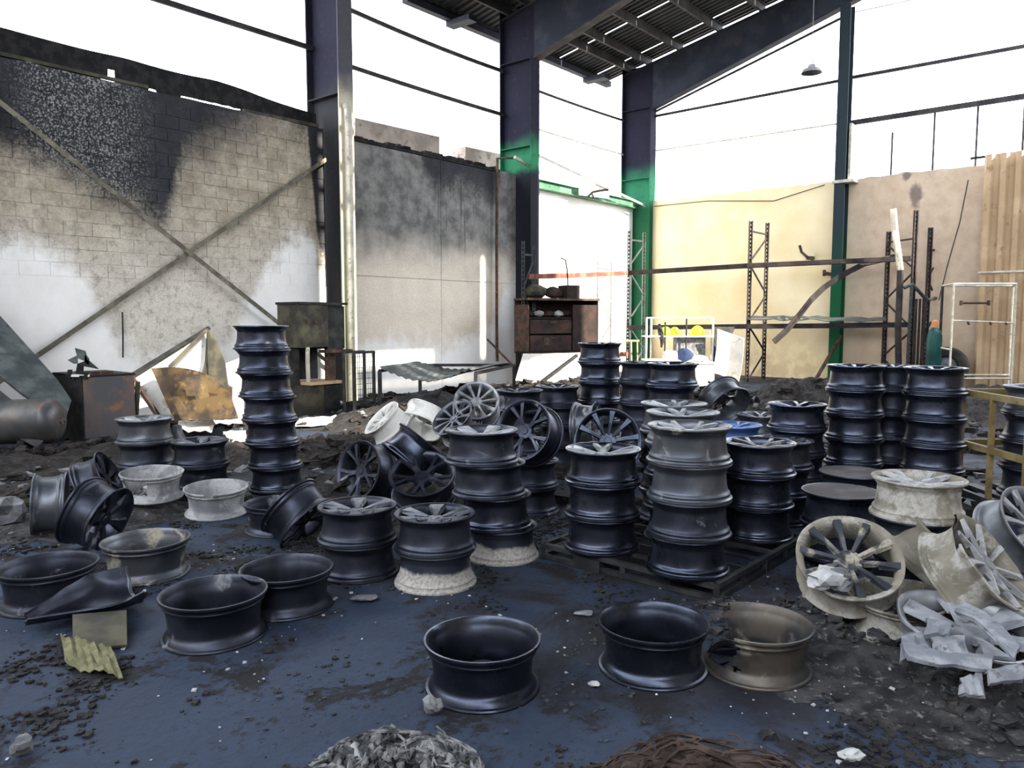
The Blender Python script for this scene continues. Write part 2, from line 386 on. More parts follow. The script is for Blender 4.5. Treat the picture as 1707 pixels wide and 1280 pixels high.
def solo(name, mb, mat, label=None, cat=None, group=None, kind=None, smooth=None, loc=None):
    """one-mesh thing; world-space builder, origin put at its base"""
    if loc is None:
        n = len(mb.v); loc = Vector((sum(v[0] for v in mb.v) / n, sum(v[1] for v in mb.v) / n, min(v[2] for v in mb.v)))
    o = link(name, mb.mesh(name, smooth, Matrix.Translation(-Vector(loc))), mat); o.location = loc
    return tag(o, label, cat, group, kind)
def struct(name, mb, mat, parent=None, smooth=None):
    o = link(name, mb.mesh(name, smooth), mat, parent)
    if parent is None: o['kind'] = 'structure'
    return o
def axis_rot(n, spin=0):
    q = Vector((0, 0, 1)).rotation_difference(Vector(n).normalized())
    return (q @ Euler((0, 0, spin)).to_quaternion()).to_euler()
def lump(r, seed, sx=1, sy=1, sz=1, sub=1, amp=.35):
    bm = bmesh.new(); bmesh.ops.create_icosphere(bm, subdivisions=sub, radius=r)
    vs = []
    for v in bm.verts:
        k = 1 + amp * mn.noise(v.co / r * 1.3 + Vector((seed * 3.1, seed * 1.7, seed)))
        vs.append((v.co.x * k * sx, v.co.y * k * sy, v.co.z * k * sz))
    fs = [tuple(x.index for x in f.verts) for f in bm.faces]; bm.free(); return vs, fs

# ================================================================== the hall
# floor
b = MB(); b.hbox(-22, 14, -2, 27, -.12, 0); struct('floor', b, 'floor')
b = MB(); b.hbox(-60, 70, -60, 80, -.5, -.14); struct('ground_outside', b, 'conc')

# left wall, first bay: plaster below, single blocks showing above
def jag(q0, q1, zt, p0, p1, n, seed, amp=.05, z0=0):
    mb = MB(); ring = []
    for i in range(n + 1):
        q = q0 + (q1 - q0) * i / n; t = zt + amp * (mn.noise(Vector((q * 2.3, seed, 0))) + .6 * mn.noise(Vector((q * 9, seed, 3))))
        ring.append([W(q, p1, z0), W(q, p1, t), W(q, p0, t), W(q, p0, z0)])
    vs = [v for r in ring for v in r]; fs = []
    for i in range(n):
        for k in range(4): a = i * 4; fs.append((a + k, a + (k + 1) % 4, a + 4 + (k + 1) % 4, a + 4 + k))
    fs += [(0, 1, 2, 3), (n * 4 + 3, n * 4 + 2, n * 4 + 1, n * 4)]
    return mb.add(vs, fs)
mb = jag(-14, -.14, 5.14, -.22, -.017, 90, 1, .03)
mb.hbox(-14, -.14, -.017, -.006, 0, 2.2)
wl = struct('wall_left', mb, 'wall')
bl = MB(); e = .005; bx, bz = .1975, .0975
bl.add([(-bx, 0, -bz), (bx, 0, -bz), (bx, 0, bz), (-bx, 0, bz), (-bx + e, -.028, -bz + e), (bx - e, -.028, -bz + e), (bx - e, -.028, bz - e), (-bx + e, -.028, bz - e)],
       [(3, 2, 1, 0), (4, 5, 6, 7), (0, 1, 5, 4), (1, 2, 6, 5), (2, 3, 7, 6), (3, 0, 4, 7)])
bme = bl.mesh('block'); bme.materials.append(M['wall'])
for r in range(14):
    z = 2.2 + .2 * (r + .5)
    for i in range(18):
        q = -.36 - .4 * i - (.2 if r % 2 else 0)
        if q < -6.6: continue
        o = bpy.data.objects.new('block', bme); C.objects.link(o); o.parent = wl
        o.location = W(q, -.036 + random.uniform(-.003, .004), z + random.uniform(-.002, .002))
        o.rotation_euler = (random.uniform(-.008, .008), random.uniform(-.003, .003), A + random.uniform(-.008, .008))
# steel angle braces and the burnt cladding strip on the wall head
for a_, b_ in (((-6.25, .35), (-.16, 4.57)), ((-6.25, 5.0), (-.2, .72))):
    mb = MB(); p_ = .05 if b_[1] > 2 else .11
    mb.bar(W(a_[0], p_, a_[1]), W(b_[0], p_, b_[1]), .012, .085, V); mb.bar(W(a_[0], p_ + .035, a_[1]) , W(b_[0], p_ + .035, b_[1]), .07, .010, V)
    r_ = solo('steel_brace', mb, 'brace', 'diagonal steel angle brace rising to the right across the sooty block wall' if b_[1] > 2 else 'diagonal steel angle brace falling to the right across the sooty block wall', 'brace', 'crossed braces on the block wall')
mb = MB(); g = []
n = 84
def strip_top(q): return 5.60 + .05 * mn.noise(Vector((q * .8, 5, 0))) - (.0 if q < -2.2 else .07 * (q + 2.2))
def strip_bot(q):
    if -3.35 < q < -3.12 or -2.78 < q < -1.72: return 5.235 + .02 * mn.noise(Vector((q * 9, 1, 0)))
    return 5.06
qs = [-9 + 8.86 * i / n for i in range(n + 1)]
vs, fs = [], []
for q in qs:
    for p_ in (-.24, -.27):
        for k in range(6):
            f = k / 5; zz = strip_bot(q) * (1 - f) + strip_top(q) * f
            vs.append(W(q, p_ + .03 * mn.noise(Vector((q * 1.5, zz * 3, 2))), zz))
for i in range(n):
    for k in range(5):
        if k == 2 and abs(qs[i] + 3.97) < .06: continue
        if k == 1 and abs(qs[i] + 3.97) < .11: continue
        a = i * 12 + k; fs += [(a, a + 12, a + 13, a + 1), (a + 6, a + 7, a + 19, a + 18)]
    for k in (0, 5): a = i * 12 + k; fs.append((a, a + 6, a + 18, a + 12))
mb.add(vs, fs); struct('trim_1', mb, 'soot')
mb = MB(); mb.bar(W(-9, -.1, 5.2), W(-3.4, -.1, 5.2), .05, .05); mb.bar(W(-1.75, -.1, 5.17), W(-.2, -.1, 5.2), .05, .06); struct('trim_2', mb, 'olive')

# left wall, second bay: concrete panels round a core
w2 = struct('wall_left.001', jag(.14, 5.52, 5.10, -.22, -.02, 50, 4, .03), 'wall')
for q0, q1 in ((.14, 2.93), (2.945, 5.52)):
    for z0, z1 in ((0, 2.425), (2.445, 5.04)):
        struct('concrete_panel', MB().hbox(q0, q1, -.03, 0, z0, z1), 'wall', w2)
mb = MB(); mb.hbox(.14, 4.9, -.02, .02, 5.05, 5.12)
for i in range(26):
    q = .3 + random.random() * 4.6; mb.hbox(q, q + .08 + .15 * random.random(), -.1, .03, 5.1, 5.13 + .05 * random.random())
struct('trim_3', mb, 'soot')
# third bay
w3 = struct('wall_left.002', jag(5.79, 11.2, 4.98, -.3, -.12, 50, 9, .03), 'wall')
solo('concrete_parapet', MB().poly([PP(592, 196, -1.2), PP(733, 228, -1.2), PP(733, 300, -1.2), PP(592, 300, -1.2)], off=V * .5), 'conc', 'long weathered concrete parapet block beyond the wall beside the pale column', 'parapet', 'parapets beyond the wall')
solo('concrete_parapet', MB().poly([PP(776, 244, -1.2), PP(868, 264, -1.2), PP(868, 320, -1.2), PP(776, 320, -1.2)], off=V * .5), 'conc', 'short weathered concrete parapet block beyond the wall by the green-banded column', 'parapet', 'parapets beyond the wall')
mb = MB(); mb.bar(W(5.8, -.05, 4.98), W(11.2, -.05, 5.0), .12, .2)
for zz in (4.88, 5.08): mb.bar(W(5.8, -.02, zz), W(11.2, -.02, zz), .18, .02)
hd = solo('header_beam', mb, 'green', 'pale green steel beam along the top of the white sunlit wall', 'beam')
mb = MB(); mb.bar(W(5.8, .3, 5.62), W(11.2, .3, 4.93), .05, .05); solo('fallen_rail', mb, 'palepipe', 'thin pale rail sloping down to the corner column above the white wall', 'rail')
mb = MB(); a_ = PP(980, 328, .3); mb.tube([a_, a_ + Vector((.12, 0, .12)), a_ + Vector((.3, 0, .16)), a_ + Vector((.55, 0, .19))], .035, 6); mb.tube([a_ + Vector((.1, 0, .1)), a_ + Vector((.16, 0, -.02)), a_ + Vector((.1, 0, -.06))], .03, 6)
solo('bent_bracket', mb, 'darksteel', 'bent dark steel bracket caught on the green beam', 'bracket')
g = [[PP(965 + 50 * j / 4, 303 + 22 * i / 3 + 6 * j / 4, .25) + V * .05 * mn.noise(Vector((i, j * 1.3, 3))) for j in range(5)] for i in range(4)]
solo('torn_sheet', MB().sheet(g, .008), 'whitepanel', 'torn pale sheet lying on the green beam', 'sheet metal')

# right wall and the columns in its plane
def jag_r(p0, p1, zt, q0, q1, n, seed, amp):
    mb = MB(); ring = []
    for i in range(n + 1):
        p = p0 + (p1 - p0) * i / n; t = zt + amp * (mn.noise(Vector((p * 1.7, seed, 0))) + .7 * mn.noise(Vector((p * 8, seed, 3))))
        ring.append([W(q0, p, 0), W(q0, p, t), W(q1, p, t), W(q1, p, 0)])
    vs = [v for r in ring for v in r]; fs = []
    for i in range(n):
        for k in range(4): a = i * 4; fs.append((a + k, a + 4 + k, a + 4 + (k + 1) % 4, a + (k + 1) % 4))
    fs += [(0, 3, 2, 1), (n * 4, n * 4 + 1, n * 4 + 2, n * 4 + 3)]
    return mb.add(vs, fs)
wr = struct('wall_right', jag_r(-.3, 26, 5.07, 11.32, 11.55, 200, 12, .05), 'wallr')
# unseen sides of the hall
mb = MB(); mb.hbox(-14, 12, 24.9, 25.1, 0, 8.8); struct('wall_far_side', mb, 'wallr')
mb = MB(); mb.hbox(-14.2, -14, -.3, 25, 0, 4.6); struct('wall_behind', mb, 'wallr')

ROOF0, SL, RID = 9.12, .2, 12.3
def rz(p): return ROOF0 + SL * p if p < RID else ROOF0 + SL * (2 * RID - p)
ZE = 8.35
def column(q, mat, fl, name, label):
    r = thing(name, label, 'column', W(q, 0, 0))
    web = MB(); web.hbox(q - .013, q + .013, -.47, .47, 0, 9.0); part('web', web, mat, r)
    part('flange', MB().hbox(q - .165, q + .165, .47, .5, 0, 7.75), fl, r)
    part('flange', MB().hbox(q - .15, q + .15, -.5, -.47, 0, 9.0), mat, r)
    for z in (5.72, 7.75):
        st = MB(); st.hbox(q - .15, q - .013, -.47, .47, z, z + .02); st.hbox(q + .013, q + .15, -.47, .47, z, z + .02); part('stiffener', st, mat, r)
    return r
column(-6.5, 'col1', 'flange1', 'portal_column', 'dark steel portal column at the near end of the block wall')
c1 = column(0, 'col1', 'flange1', 'portal_column', 'tall steel column with a pale scorched inner flange between the two sooty walls')
mb = MB(); mb.tube([W(-.03, .52, 5.5), W(-.05, .6, 5.42), W(-.05, .62, 5.2), W(-.05, .6, 2.6), W(-.05, .58, 0.02)], .07, 10)
solo('cladding_tube', mb, 'palepipe', 'pale round downpipe strapped to the scorched column', 'pipe', smooth=50)
column(5.65, 'col2', 'col2', 'portal_column', 'tall black steel column with a bright green band below its middle')
column(11.27, 'col3', 'col3', 'portal_column', 'tall green-footed steel column in the corner of the hall')
for q in (-6.5, 0, 5.65, 11.27):      # the far row, needed by the frames
    mb = MB(); mb.hbox(q - .15, q + .15, 24.1, 24.6, 0, 9)
    solo('portal_column', mb, 'col1', 'steel portal column on the far side of the hall', 'column', 'columns of the far side')
# gable post
r = thing('gable_post', 'slim dark green steel post standing against the cream end wall', 'column', W(11.15, 5.95, 0))
part('web', MB().hbox(11.0, 11.28, 5.94, 5.96, 0, 9.25), 'colr', r)
part('flange', MB().hbox(11.28, 11.3, 5.82, 6.08, 0, 9.25), 'colr', r)
part('flange', MB().hbox(10.98, 11.0, 5.82, 6.08, 0, 9.25), 'colr', r)
mb = MB(); mb.hbox(10.95, 11.3, 5.78, 6.3, 4.95, 5.02); mb.hbox(11.1, 11.3, 6.1, 6.16, 5.0, 6.4); part('bracket', mb, 'palepipe', r)
# rafters
def rlow(p):
    if p > RID: p = 2 * RID - p
    return 7.60 + .293 * p if p < 6.2 else 9.42 + SL * (p - 6.2)
def rafter(q, label, vis=True):
    r = thing('portal_rafter', label, 'rafter', W(q, .5, 8.5))
    ps = [-.5, .5, 2, 4, 6.2, 9, RID, 2 * RID - 9, 2 * RID - 6.2, 2 * RID - 4, 2 * RID - 2, 2 * RID - .5, 2 * RID + .5]
    web, f1, f2 = MB(), MB(), MB()
    for a, c in zip(ps[:-1], ps[1:]):
        la, lc = max(rlow(a), 7.75 if a < .5 else 0), rlow(c); ua, uc = rz(a) - .22, rz(c) - .22
        if a >= .5: la = rlow(a)
        web.box6([W(q - .012, a, la), W(q + .012, a, la), W(q + .012, c, lc), W(q - .012, c, lc), W(q - .012, a, ua), W(q + .012, a, ua), W(q + .012, c, uc), W(q - .012, c, uc)])
        if a >= .5: f1.box6([W(q - .13, a, la - .03), W(q + .13, a, la - .03), W(q + .13, c, lc - .03), W(q - .13, c, lc - .03), W(q - .13, a, la), W(q + .13, a, la), W(q + .13, c, lc), W(q - .13, c, lc)])
        f2.box6([W(q - .13, a, ua), W(q + .13, a, ua), W(q + .13, c, uc), W(q - .13, c, uc), W(q - .13, a, ua + .03), W(q + .13, a, ua + .03), W(q + .13, c, uc + .03), W(q - .13, c, uc + .03)])
    part('web', web, 'rafter', r); part('flange', f1, 'rafter' if q > 11 else 'purlin', r); part('flange', f2, 'rafter', r)
rafter(0, 'deep steel rafter springing from the pale scorched column'); rafter(-6.5, 'deep steel rafter over the near end of the hall')
rafter(5.65, 'deep black rafter springing from the green-banded column'); rafter(11.27, 'deep blue-black rafter running along the gable of the hall')
# roof: single corrugated sheets on purlins; unseen gaps added to let the sun in
ceil = struct('ceiling', MB().hbox(11.3, 11.5, -.6, .4, 8.9, 9.0), 'roof')
courses = [(-1.25, 4.5), (4.5, 8.2), (8.2, RID), (RID, 15.4), (15.4, 18.9), (18.9, 25.8)]
SUN_GAPS = [(5.6, 11.5, 8.2, 18.9), (-.25, .32, 8.2, 18.9), (-4.5, -2.4, 15.4, 18.9), (-2.4, -1.3, 17.2, 18.7), (2.9, 5.6, 16.2, 18.9), (.6, 2.65, 14.72, 14.97), (4.26, 4.36, RID, 14.9)]  # unseen roof openings, shaped to throw sun patches on wall, column and floor
def spans(qc, k):
    out = [courses[k]]
    for a, b, c, d in SUN_GAPS:
        if not a < qc < b: continue
        nw = []
        for p0, p1 in out:
            if d <= p0 or c >= p1: nw.append((p0, p1)); continue
            if c > p0 + .01: nw.append((p0, c))
            if d < p1 - .01: nw.append((d, p1))
        out = nw
    return out
sheets = {}
def sheet_mesh(p0, p1, q0, q1, drop):
    mb = MB(); nr = max(2, int(round((q1 - q0) / .2))); prof = []
    for i in range(nr):
        a = q0 + (q1 - q0) * i / nr; s_ = (q1 - q0) / nr
        prof += [(a, 0), (a + s_ * .35, 0), (a + s_ * .5, .04), (a + s_ * .85, .04)]
    prof.append((q1, 0))
    return mb.sheet([[W(q, p, rz(min(p, 25.9) if p != RID else p) + h + drop) for p in (p0, p1)] for q, h in prof], .006)
edges = [(10.735, 11.45), (9.78, 10.69), (8.835, 9.78), (7.85, 8.79), (6.85, 7.85), (5.6, 6.85)]
brk = [5.6, 4.8, 4.36, 4.26, 3.6, 2.9, 2.65, 1.6, .6, .32, -.25, -1.3, -2.4, -3.45, -4.5] + [-5.5 - i for i in range(9)]
edges += [(b, a) for a, b in zip(brk[:-1], brk[1:])]
for q0, q1 in edges:
    for k in range(6):
        for p0, p1 in spans((q0 + q1) / 2, k):
            if k == 0 and q0 < 2.6: p0 = -.55
            struct('roof_sheet', sheet_mesh(p0, p1, q0, q1, .02 * k if k < 3 else .02 * (5 - k)), 'roof', ceil)
for p in (-1.15, -.2, .35, 1.35, 2.55, 3.75, 4.95, 6.15, 7.4, 8.6, 10, 11.4):
    mb = MB(); q0 = 3 if p < -.5 else -14
    z = rz(p)
    mb.bar(W(q0, p, z - .1), W(11.4, p, z - .1), .012, .18); mb.bar(W(q0, p + .03, z - .01), W(11.4, p + .03, z - .01), .07, .012); mb.bar(W(q0, p - .03, z - .19), W(11.4, p - .03, z - .19), .07, .012)
    if p > 8 : 
        mb = MB(); mb.bar(W(-14, p, z - .1), W(5.6, p, z - .1), .012, .18)
    struct('purlin', mb, 'purlin', ceil)
# eave gutter ends
for q, lab in ((4.55, 'steel gutter end box under the eave left of the green-banded column'), (10.3, 'steel gutter end box under the eave left of the corner column')):
    mb = MB(); mb.hbox(q - .14, q + .14, -1.26, -.5, 8.56, 8.68)
    solo('gutter_box', mb, 'rafter', lab, 'gutter')
mb = MB(); mb.bar(W(3, -1.15, 8.75), W(11.4, -1.15, 8.75), .18, .16); solo('eave_gutter', mb, 'rafter', 'long dark eave gutter under the roof edge above the openings', 'gutter')
# girts
def girt(a, c, mat, label, r_=.035, sag=0):
    mb = MB(); a, c = Vector(a), Vector(c)
    n = 8; pts = [a.lerp(c, i / n) - Vector((0, 0, sag * 4 * (i / n) * (1 - i / n))) for i in range(n + 1)]
    for i in range(n): mb.bar(pts[i], pts[i + 1], r_ * 1.2, r_ * 2)
    solo('wall_girt', mb, mat, label, 'girt', 'bare cladding rails')
girt(W(-6.4, -.42, 6.72), W(-.05, -.42, 6.72), 'purlin', 'bare cladding rail crossing the sky left of the pale scorched column', .045)
girt(W(.05, -.42, 7.75), W(5.6, -.42, 7.62), 'purlin', 'upper bare cladding rail between the pale scorched column and the green-banded column', .04, .06)
girt(W(.05, -.42, 6.62), W(5.6, -.42, 6.58), 'purlin', 'lower bare cladding rail between the pale scorched column and the green-banded column', .04, .02)
girt(W(5.75, -.42, 7.47), W(11.1, -.42, 7.5), 'purlin', 'upper bare cladding rail between the green-banded column and the corner column', .03, .03)
girt(W(5.75, -.42, 6.5), W(11.1, -.42, 6.5), 'palepipe', 'lower bare cladding rail between the green-banded column and the corner column', .02, .02)
girt(W(11.4, .2, 7.54), W(11.4, 5.85, 7.56), 'purlin', 'upper bare gable rail between the corner column and the slim green post', .035)
girt(W(11.4, .2, 6.54), W(11.4, 5.85, 6.5), 'palepipe', 'lower bare gable rail between the corner column and the slim green post', .02)
girt(W(11.4, 6.05, 7.58), W(11.4, 16, 7.5), 'purlin', 'upper bare gable rail running right from the slim green post', .04)
girt(W(11.4, 6.05, 6.47), W(11.4, 16, 6.47), 'purlin', 'lower bare gable rail carrying thin hangers right of the slim green post', .06)
girt(W(11.4, .3, 7.62), W(11.4, 5.85, 9.12), 'purlin', 'sloping gable rail just under the deep blue-black rafter', .03)
girt(W(11.4, 6.05, 9.15), W(11.4, 16, 8.9), 'palepipe', 'thin top gable rail running right from the head of the slim green post', .012)
for i, px in enumerate((1485, 1554, 1625, 1702)):
    a_ = PQ(px, 290, 11.4); q_, p_ = HQ(a_)
    mb = MB(); mb.bar(W(11.4, p_, 5.05), W(11.4, p_, 6.4 if i else 6.1), .035, .035)
    solo('hanger_rod', mb, 'purlin', ['first', 'second', 'third', 'fourth'][i] + ' thin upright rod right of the slim green post, on the end wall', 'rod', 'thin rods on the end wall')

# ================================================================== wheels
WH = .215
PROF_OUT = [(.249, .000), (.251, .006), (.249, .013), (.240, .016), (.236, .020), (.233, .030), (.236, .037), (.234, .043), (.226, .049), (.221, .062), (.216, .085), (.213, .11), (.211, .14),
            (.210, .155), (.212, .168), (.219, .176), (.224, .183), (.229, .192), (.232, .199), (.243, .202), (.246, .208), (.244, .215)]
PROF_IN = [(.238, .215), (.231, .211), (.222, .206), (.214, .198), (.208, .18), (.205, .166), (.204, .15), (.206, .12), (.209, .09), (.214, .062), (.222, .044), (.228, .03), (.231, .012), (.240, .000)]
PROF = PROF_OUT + PROF_IN
def barrel_mb(n=48): return MB().lathe(PROF, n, True)
def spoke_mb(style):
    mb = MB()
    def seg(r0, w0, z0, r1, w1, z1, y0=0, y1=0, t=.032, t1=.012):
        mb.box6([(r0, y0 - w0, z0 - t), (r1, y1 - w1, z1 - t1), (r1, y1 + w1, z1 - t1), (r0, y0 + w0, z0 - t),
                 (r0, y0 - w0 * .6, z0), (r1, y1 - w1 * .72, z1), (r1, y1 + w1 * .72, z1), (r0, y0 + w0 * .6, z0)])
    if style == 'ten': seg(.05, .013, .186, .135, .016, .201); seg(.135, .016, .201, .227, .027, .209, t=.03)
    elif style == 'split':
        seg(.05, .026, .184, .115, .028, .199)
        seg(.110, .016, .198, .216, .022, .211, .010, .050, .03); seg(.110, .016, .198, .216, .022, .211, -.010, -.050, .03)
    elif style == 'wide': seg(.05, .018, .184, .13, .032, .201); seg(.13, .032, .201, .217, .060, .211, t=.03)
    else: seg(.05, .010, .184, .14, .010, .199); seg(.14, .010, .199, .227, .017, .209, t=.03)
    return mb
def hub_mb():
    return MB().lathe([(.0, .186), (.026, .186), (.030, .179), (.060, .181), (.068, .172), (.070, .13), (.03, .125), (.0, .125)], 20)
ME = {}
ME['barrel'] = barrel_mb().mesh('barrel', 40); ME['barrel_lo'] = barrel_mb(36).mesh('barrel', 40)
ME['hub'] = hub_mb().mesh('hub', 40)
for s_ in ('ten', 'split', 'wide', 'thin'): ME[s_] = spoke_mb(s_).mesh('spoke')
mb = barrel_mb(40)           # wheel whose face is hidden under another one: barrel and plain web in one mesh
mb.lathe([(.05, .178), (.205, .190), (.205, .168), (.05, .150)], 20, True)
ME['plain'] = mb.mesh('alloy_wheel', 40)
NSP = {'ten': 10, 'split': 5, 'wide': 6, 'thin': 9}
me_mat = {}
def mm(key, mat):            # mesh data shared per material
    if (key, mat) not in me_mat:
        m = ME[key].copy(); m.materials.clear(); m.materials.append(M[mat]); me_mat[key, mat] = m
    return me_mat[key, mat]
def wheel(loc, mat, label, group=None, style='split', rot=None, spin=None, s=1.0, face_mat=None, barrel=None):
    spin = random.uniform(0, 6.28) if spin is None else spin
    r = thing('alloy_wheel', label, 'wheel', loc, rot or (0, 0, spin), group)
    r.scale = (s, s, s)
    fm = face_mat or mat
    b = bpy.data.objects.new('barrel', barrel or mm('barrel', mat)); C.objects.link(b); b.parent = r
    h = bpy.data.objects.new('hub', mm('hub', fm)); C.objects.link(h); h.parent = r
    for k in range(NSP[style]):
        o = bpy.data.objects.new('spoke', mm(style, fm)); C.objects.link(o); o.parent = r; o.rotation_euler = (0, 0, 2 * pi * k / NSP[style])
    return r
def plain(loc, mat, label, group, tilt=(0, 0)):
    o = bpy.data.objects.new('alloy_wheel', mm('plain', mat)); C.objects.link(o); o.location = loc
    o.rotation_euler = (tilt[0], tilt[1], random.uniform(0, 6.28)); return tag(o, label, 'wheel', group)
ORD = {2: ['lower', 'upper'], 3: ['bottom', 'middle', 'topmost'], 4: ['bottom', 'second', 'third', 'topmost'], 5: ['bottom', 'second', 'third', 'fourth', 'topmost'],
       6: ['bottom', 'second', 'third', 'fourth', 'fifth', 'topmost'], 7: ['bottom', 'second', 'third', 'fourth', 'fifth', 'sixth', 'topmost']}
LOOK = {'sunwhite': 'white', 'black': 'glossy black', 'black2': 'dull black', 'grey': 'grey burnt', 'silver': 'silver grey', 'white': 'ash-white', 'cream': 'cream ashy', 'ashlow': 'black and ash-white', 'ashside': 'ash-patched grey', 'bluesheen': 'blue-sheened'}
def stack(x, y, n, base, mats, desc, top='split', lean=(0, 0), face=None, disc=False):
    if isinstance(mats, str): mats = [mats] * n
    for k in range(n):
        z = base + k * (WH + .001); jx, jy = random.uniform(-.006, .006), random.uniform(-.006, .006)
        loc = (x + lean[0] * k + jx, y + lean[1] * k + jy, z)
        lab = f'{LOOK[mats[k]]} alloy wheel, {ORD[n][k] if n > 1 else "single"} of {desc}'
        if k == n - 1 and not disc: wheel(loc, mats[k], lab, 'stacked wheels', top, face_mat=face)
        else:
            o = plain(loc, mats[k], lab, 'stacked wheels')
            if k == n - 1 and disc:
                d_ = MB().lathe([(0, .213), (.05, .214), (.2, .213), (.236, .213), (.236, .206), (0, .2)], 40); link('cover_disc', d_.mesh('cover_disc', 40), 'disc', o)
B_ = 'black'; D_ = 'black2'
# far to near, left to right
stack(.98, 8.60, 6, .03, [D_, D_, D_, B_, B_, B_], "the six-high stack before the rusty cabinet")
stack(1.375, 8.12, 5, .06, D_, "the five-high stack right of the six-high one")
stack(1.54, 7.43, 5, .09, [D_, D_, B_, B_, B_], 'the five-high stack in front of the white trolley')
stack(.08, 7.95, 4, .0, D_, "the nearer four-high stack under the rusty cabinet")
stack(.50, 8.42, 4, .0, D_, "the farther four-high stack under the rusty cabinet", 'ten')
stack(3.48, 7.06, 5, .09, D_, "the rear stack of the tall trio")
stack(3.03, 6.79, 5, .11, B_, "the left stack of the tall trio", 'ten')
stack(3.55, 6.46, 5, .11, B_, "the right stack of the tall trio", 'ten')
stack(2.48, 7.67, 3, .0, [D_, D_, 'grey'], "the stack behind the blue-sheened wheel")
stack(2.00, 6.92, 3, .0, [D_, D_, 'bluesheen'], "the short stack with a blue-sheened top")
stack(2.47, 6.66, 4, .0, B_, "the four-high stack left of the tall trio")
stack(-3.34, 6.98, 3, .05, [D_, D_, 'grey'], 'the three-high stack by the rusty box', 'wide', face='silver')
stack(-2.79, 6.86, 2, .08, [D_, D_], "the pair between rusty box and seven-high stack", 'wide', face='grey')
stack(-2.19, 7.1, 7, .02, B_, "the lone seven-high stack at left", 'wide', (-.018, 0))
stack(-.07, 5.12, 4, .0, ['ashlow', B_, D_, D_], "the leaning white-footed stack in the middle", 'wide', (-.043, -.005), face='silver')
stack(-.46, 4.60, 2, .0, ['ashlow', D_], "the front pair with a bleached lower wheel", 'wide', face='grey')
stack(-.97, 4.78, 2, .0, [D_, D_], "the dull pair left of the bleached pair", 'wide', face='grey')
stack(.59, 4.98, 3, .11, B_, "the steel pallet's left stack", 'split', face='silver')
stack(1.05, 4.53, 4, .11, [B_, 'black2', 'grey', 'ashside'], "the steel pallet's front corner stack", 'split', face='silver')
stack(1.15, 5.19, 4, .11, [D_, B_, B_, 'grey'], "the steel pallet's middle stack", 'split', face='silver')
stack(1.20, 5.72, 4, .11, [D_, B_, B_, 'grey'], "the steel pallet's rear stack", 'split', face='silver')
stack(1.69, 5.25, 3, .11, B_, "the steel pallet's right stack", 'split', face='grey')
stack(2.12, 6.05, 3, .0, B_, "the short stack just behind the steel pallet", 'split', face='grey')
stack(2.14, 4.96, 2, .05, [B_, B_], "the nearer brown-covered pair right of the pallet", disc=True)
stack(2.50, 5.58, 2, .05, [B_, D_], "the farther brown-covered pair right of the pallet", disc=True)
stack(2.29, 4.30, 3, .06, [D_, D_, 'cream'], "the stack with an ash-white top wheel", 'split', (0, 0), face='white')
stack(4.17, 6.1, 4, .20, [D_, D_, B_, 'grey'], 'the left stack inside the ochre stillage', 'split', face='silver')
stack(4.33, 5.58, 4, .20, [D_, D_, B_, 'grey'], 'the front stack inside the ochre stillage', 'split', face='silver')

# wheels lying open side up on the floor
def flipped(px, py, mat, label, style='split', s=1.0, z=0, tilt=(0, 0), barrel=None):
    p = PZ(px, py, z + WH * s)
    spin = 0 if barrel else random.uniform(0, 6.28)
    r = wheel((p.x, p.y, z + WH * s), mat, label, 'wheels lying open side up', style, s=s, barrel=barrel)
    r.rotation_euler = (Matrix.Rotation(tilt[0], 3, 'X') @ Matrix.Rotation(tilt[1], 3, 'Y') @ Matrix.Rotation(pi, 3, 'X') @ Matrix.Rotation(spin, 3, 'Z')).to_euler()
    return r
flipped(80, 940, 'black2', 'dull black wheel open side up at the left edge of the floor', s=1.03)
flipped(243, 898, 'ashside', 'upturned wheel with a pale ash patch on its right flank', s=1.04)
flipped(356, 985, 'black2', 'large upturned wheel with a pale lit inner wall, nearest on the left', s=1.05)
flipped(478, 945, 'black2', 'upturned black wheel in front of the dull black pair', s=1.02)
flipped(804, 1062, 'black', 'upturned black wheel nearest the camera in the middle of the floor', s=1.02)
flipped(1089, 1034, 'black', 'upturned black wheel beside the broken one, touching it', s=1.02)
flipped(463, 836, 'black2', 'upturned black wheel behind the edge-standing barrel')

def broken(keep, mat, seed=0, sink=0, n=72, amp=.0, hole=None):
    """barrel mesh with pieces burnt out; keep(angle, z) -> bool, amp = melt"""
    mb = MB().lathe(PROF, n, True); L = len(PROF); fs = []
    for f in mb.f:
        a = sum(math.atan2(mb.v[i][1], mb.v[i][0]) if mb.v[i][0] > -.9 else 0 for i in f[:1])
        z = sum(mb.v[i][2] for i in f) / 4
        if keep(a, z): fs.append(f)
    vs = []
    for x, y, z in mb.v:
        k = 1 + amp * mn.noise(Vector((x * 5 + seed, y * 5, z * 5)))
        vs.append((x * k, y * k, z * (1 - sink * .5 * (1 + mn.noise(Vector((x * 4 + seed, y * 4, 7)))))))
    m2 = MB(); m2.v = vs; m2.f = fs
    me = m2.mesh('barrel', 40); me.materials.append(M[mat]); return me
def angd(a, b): return abs((a - b + pi) % (2 * pi) - pi)
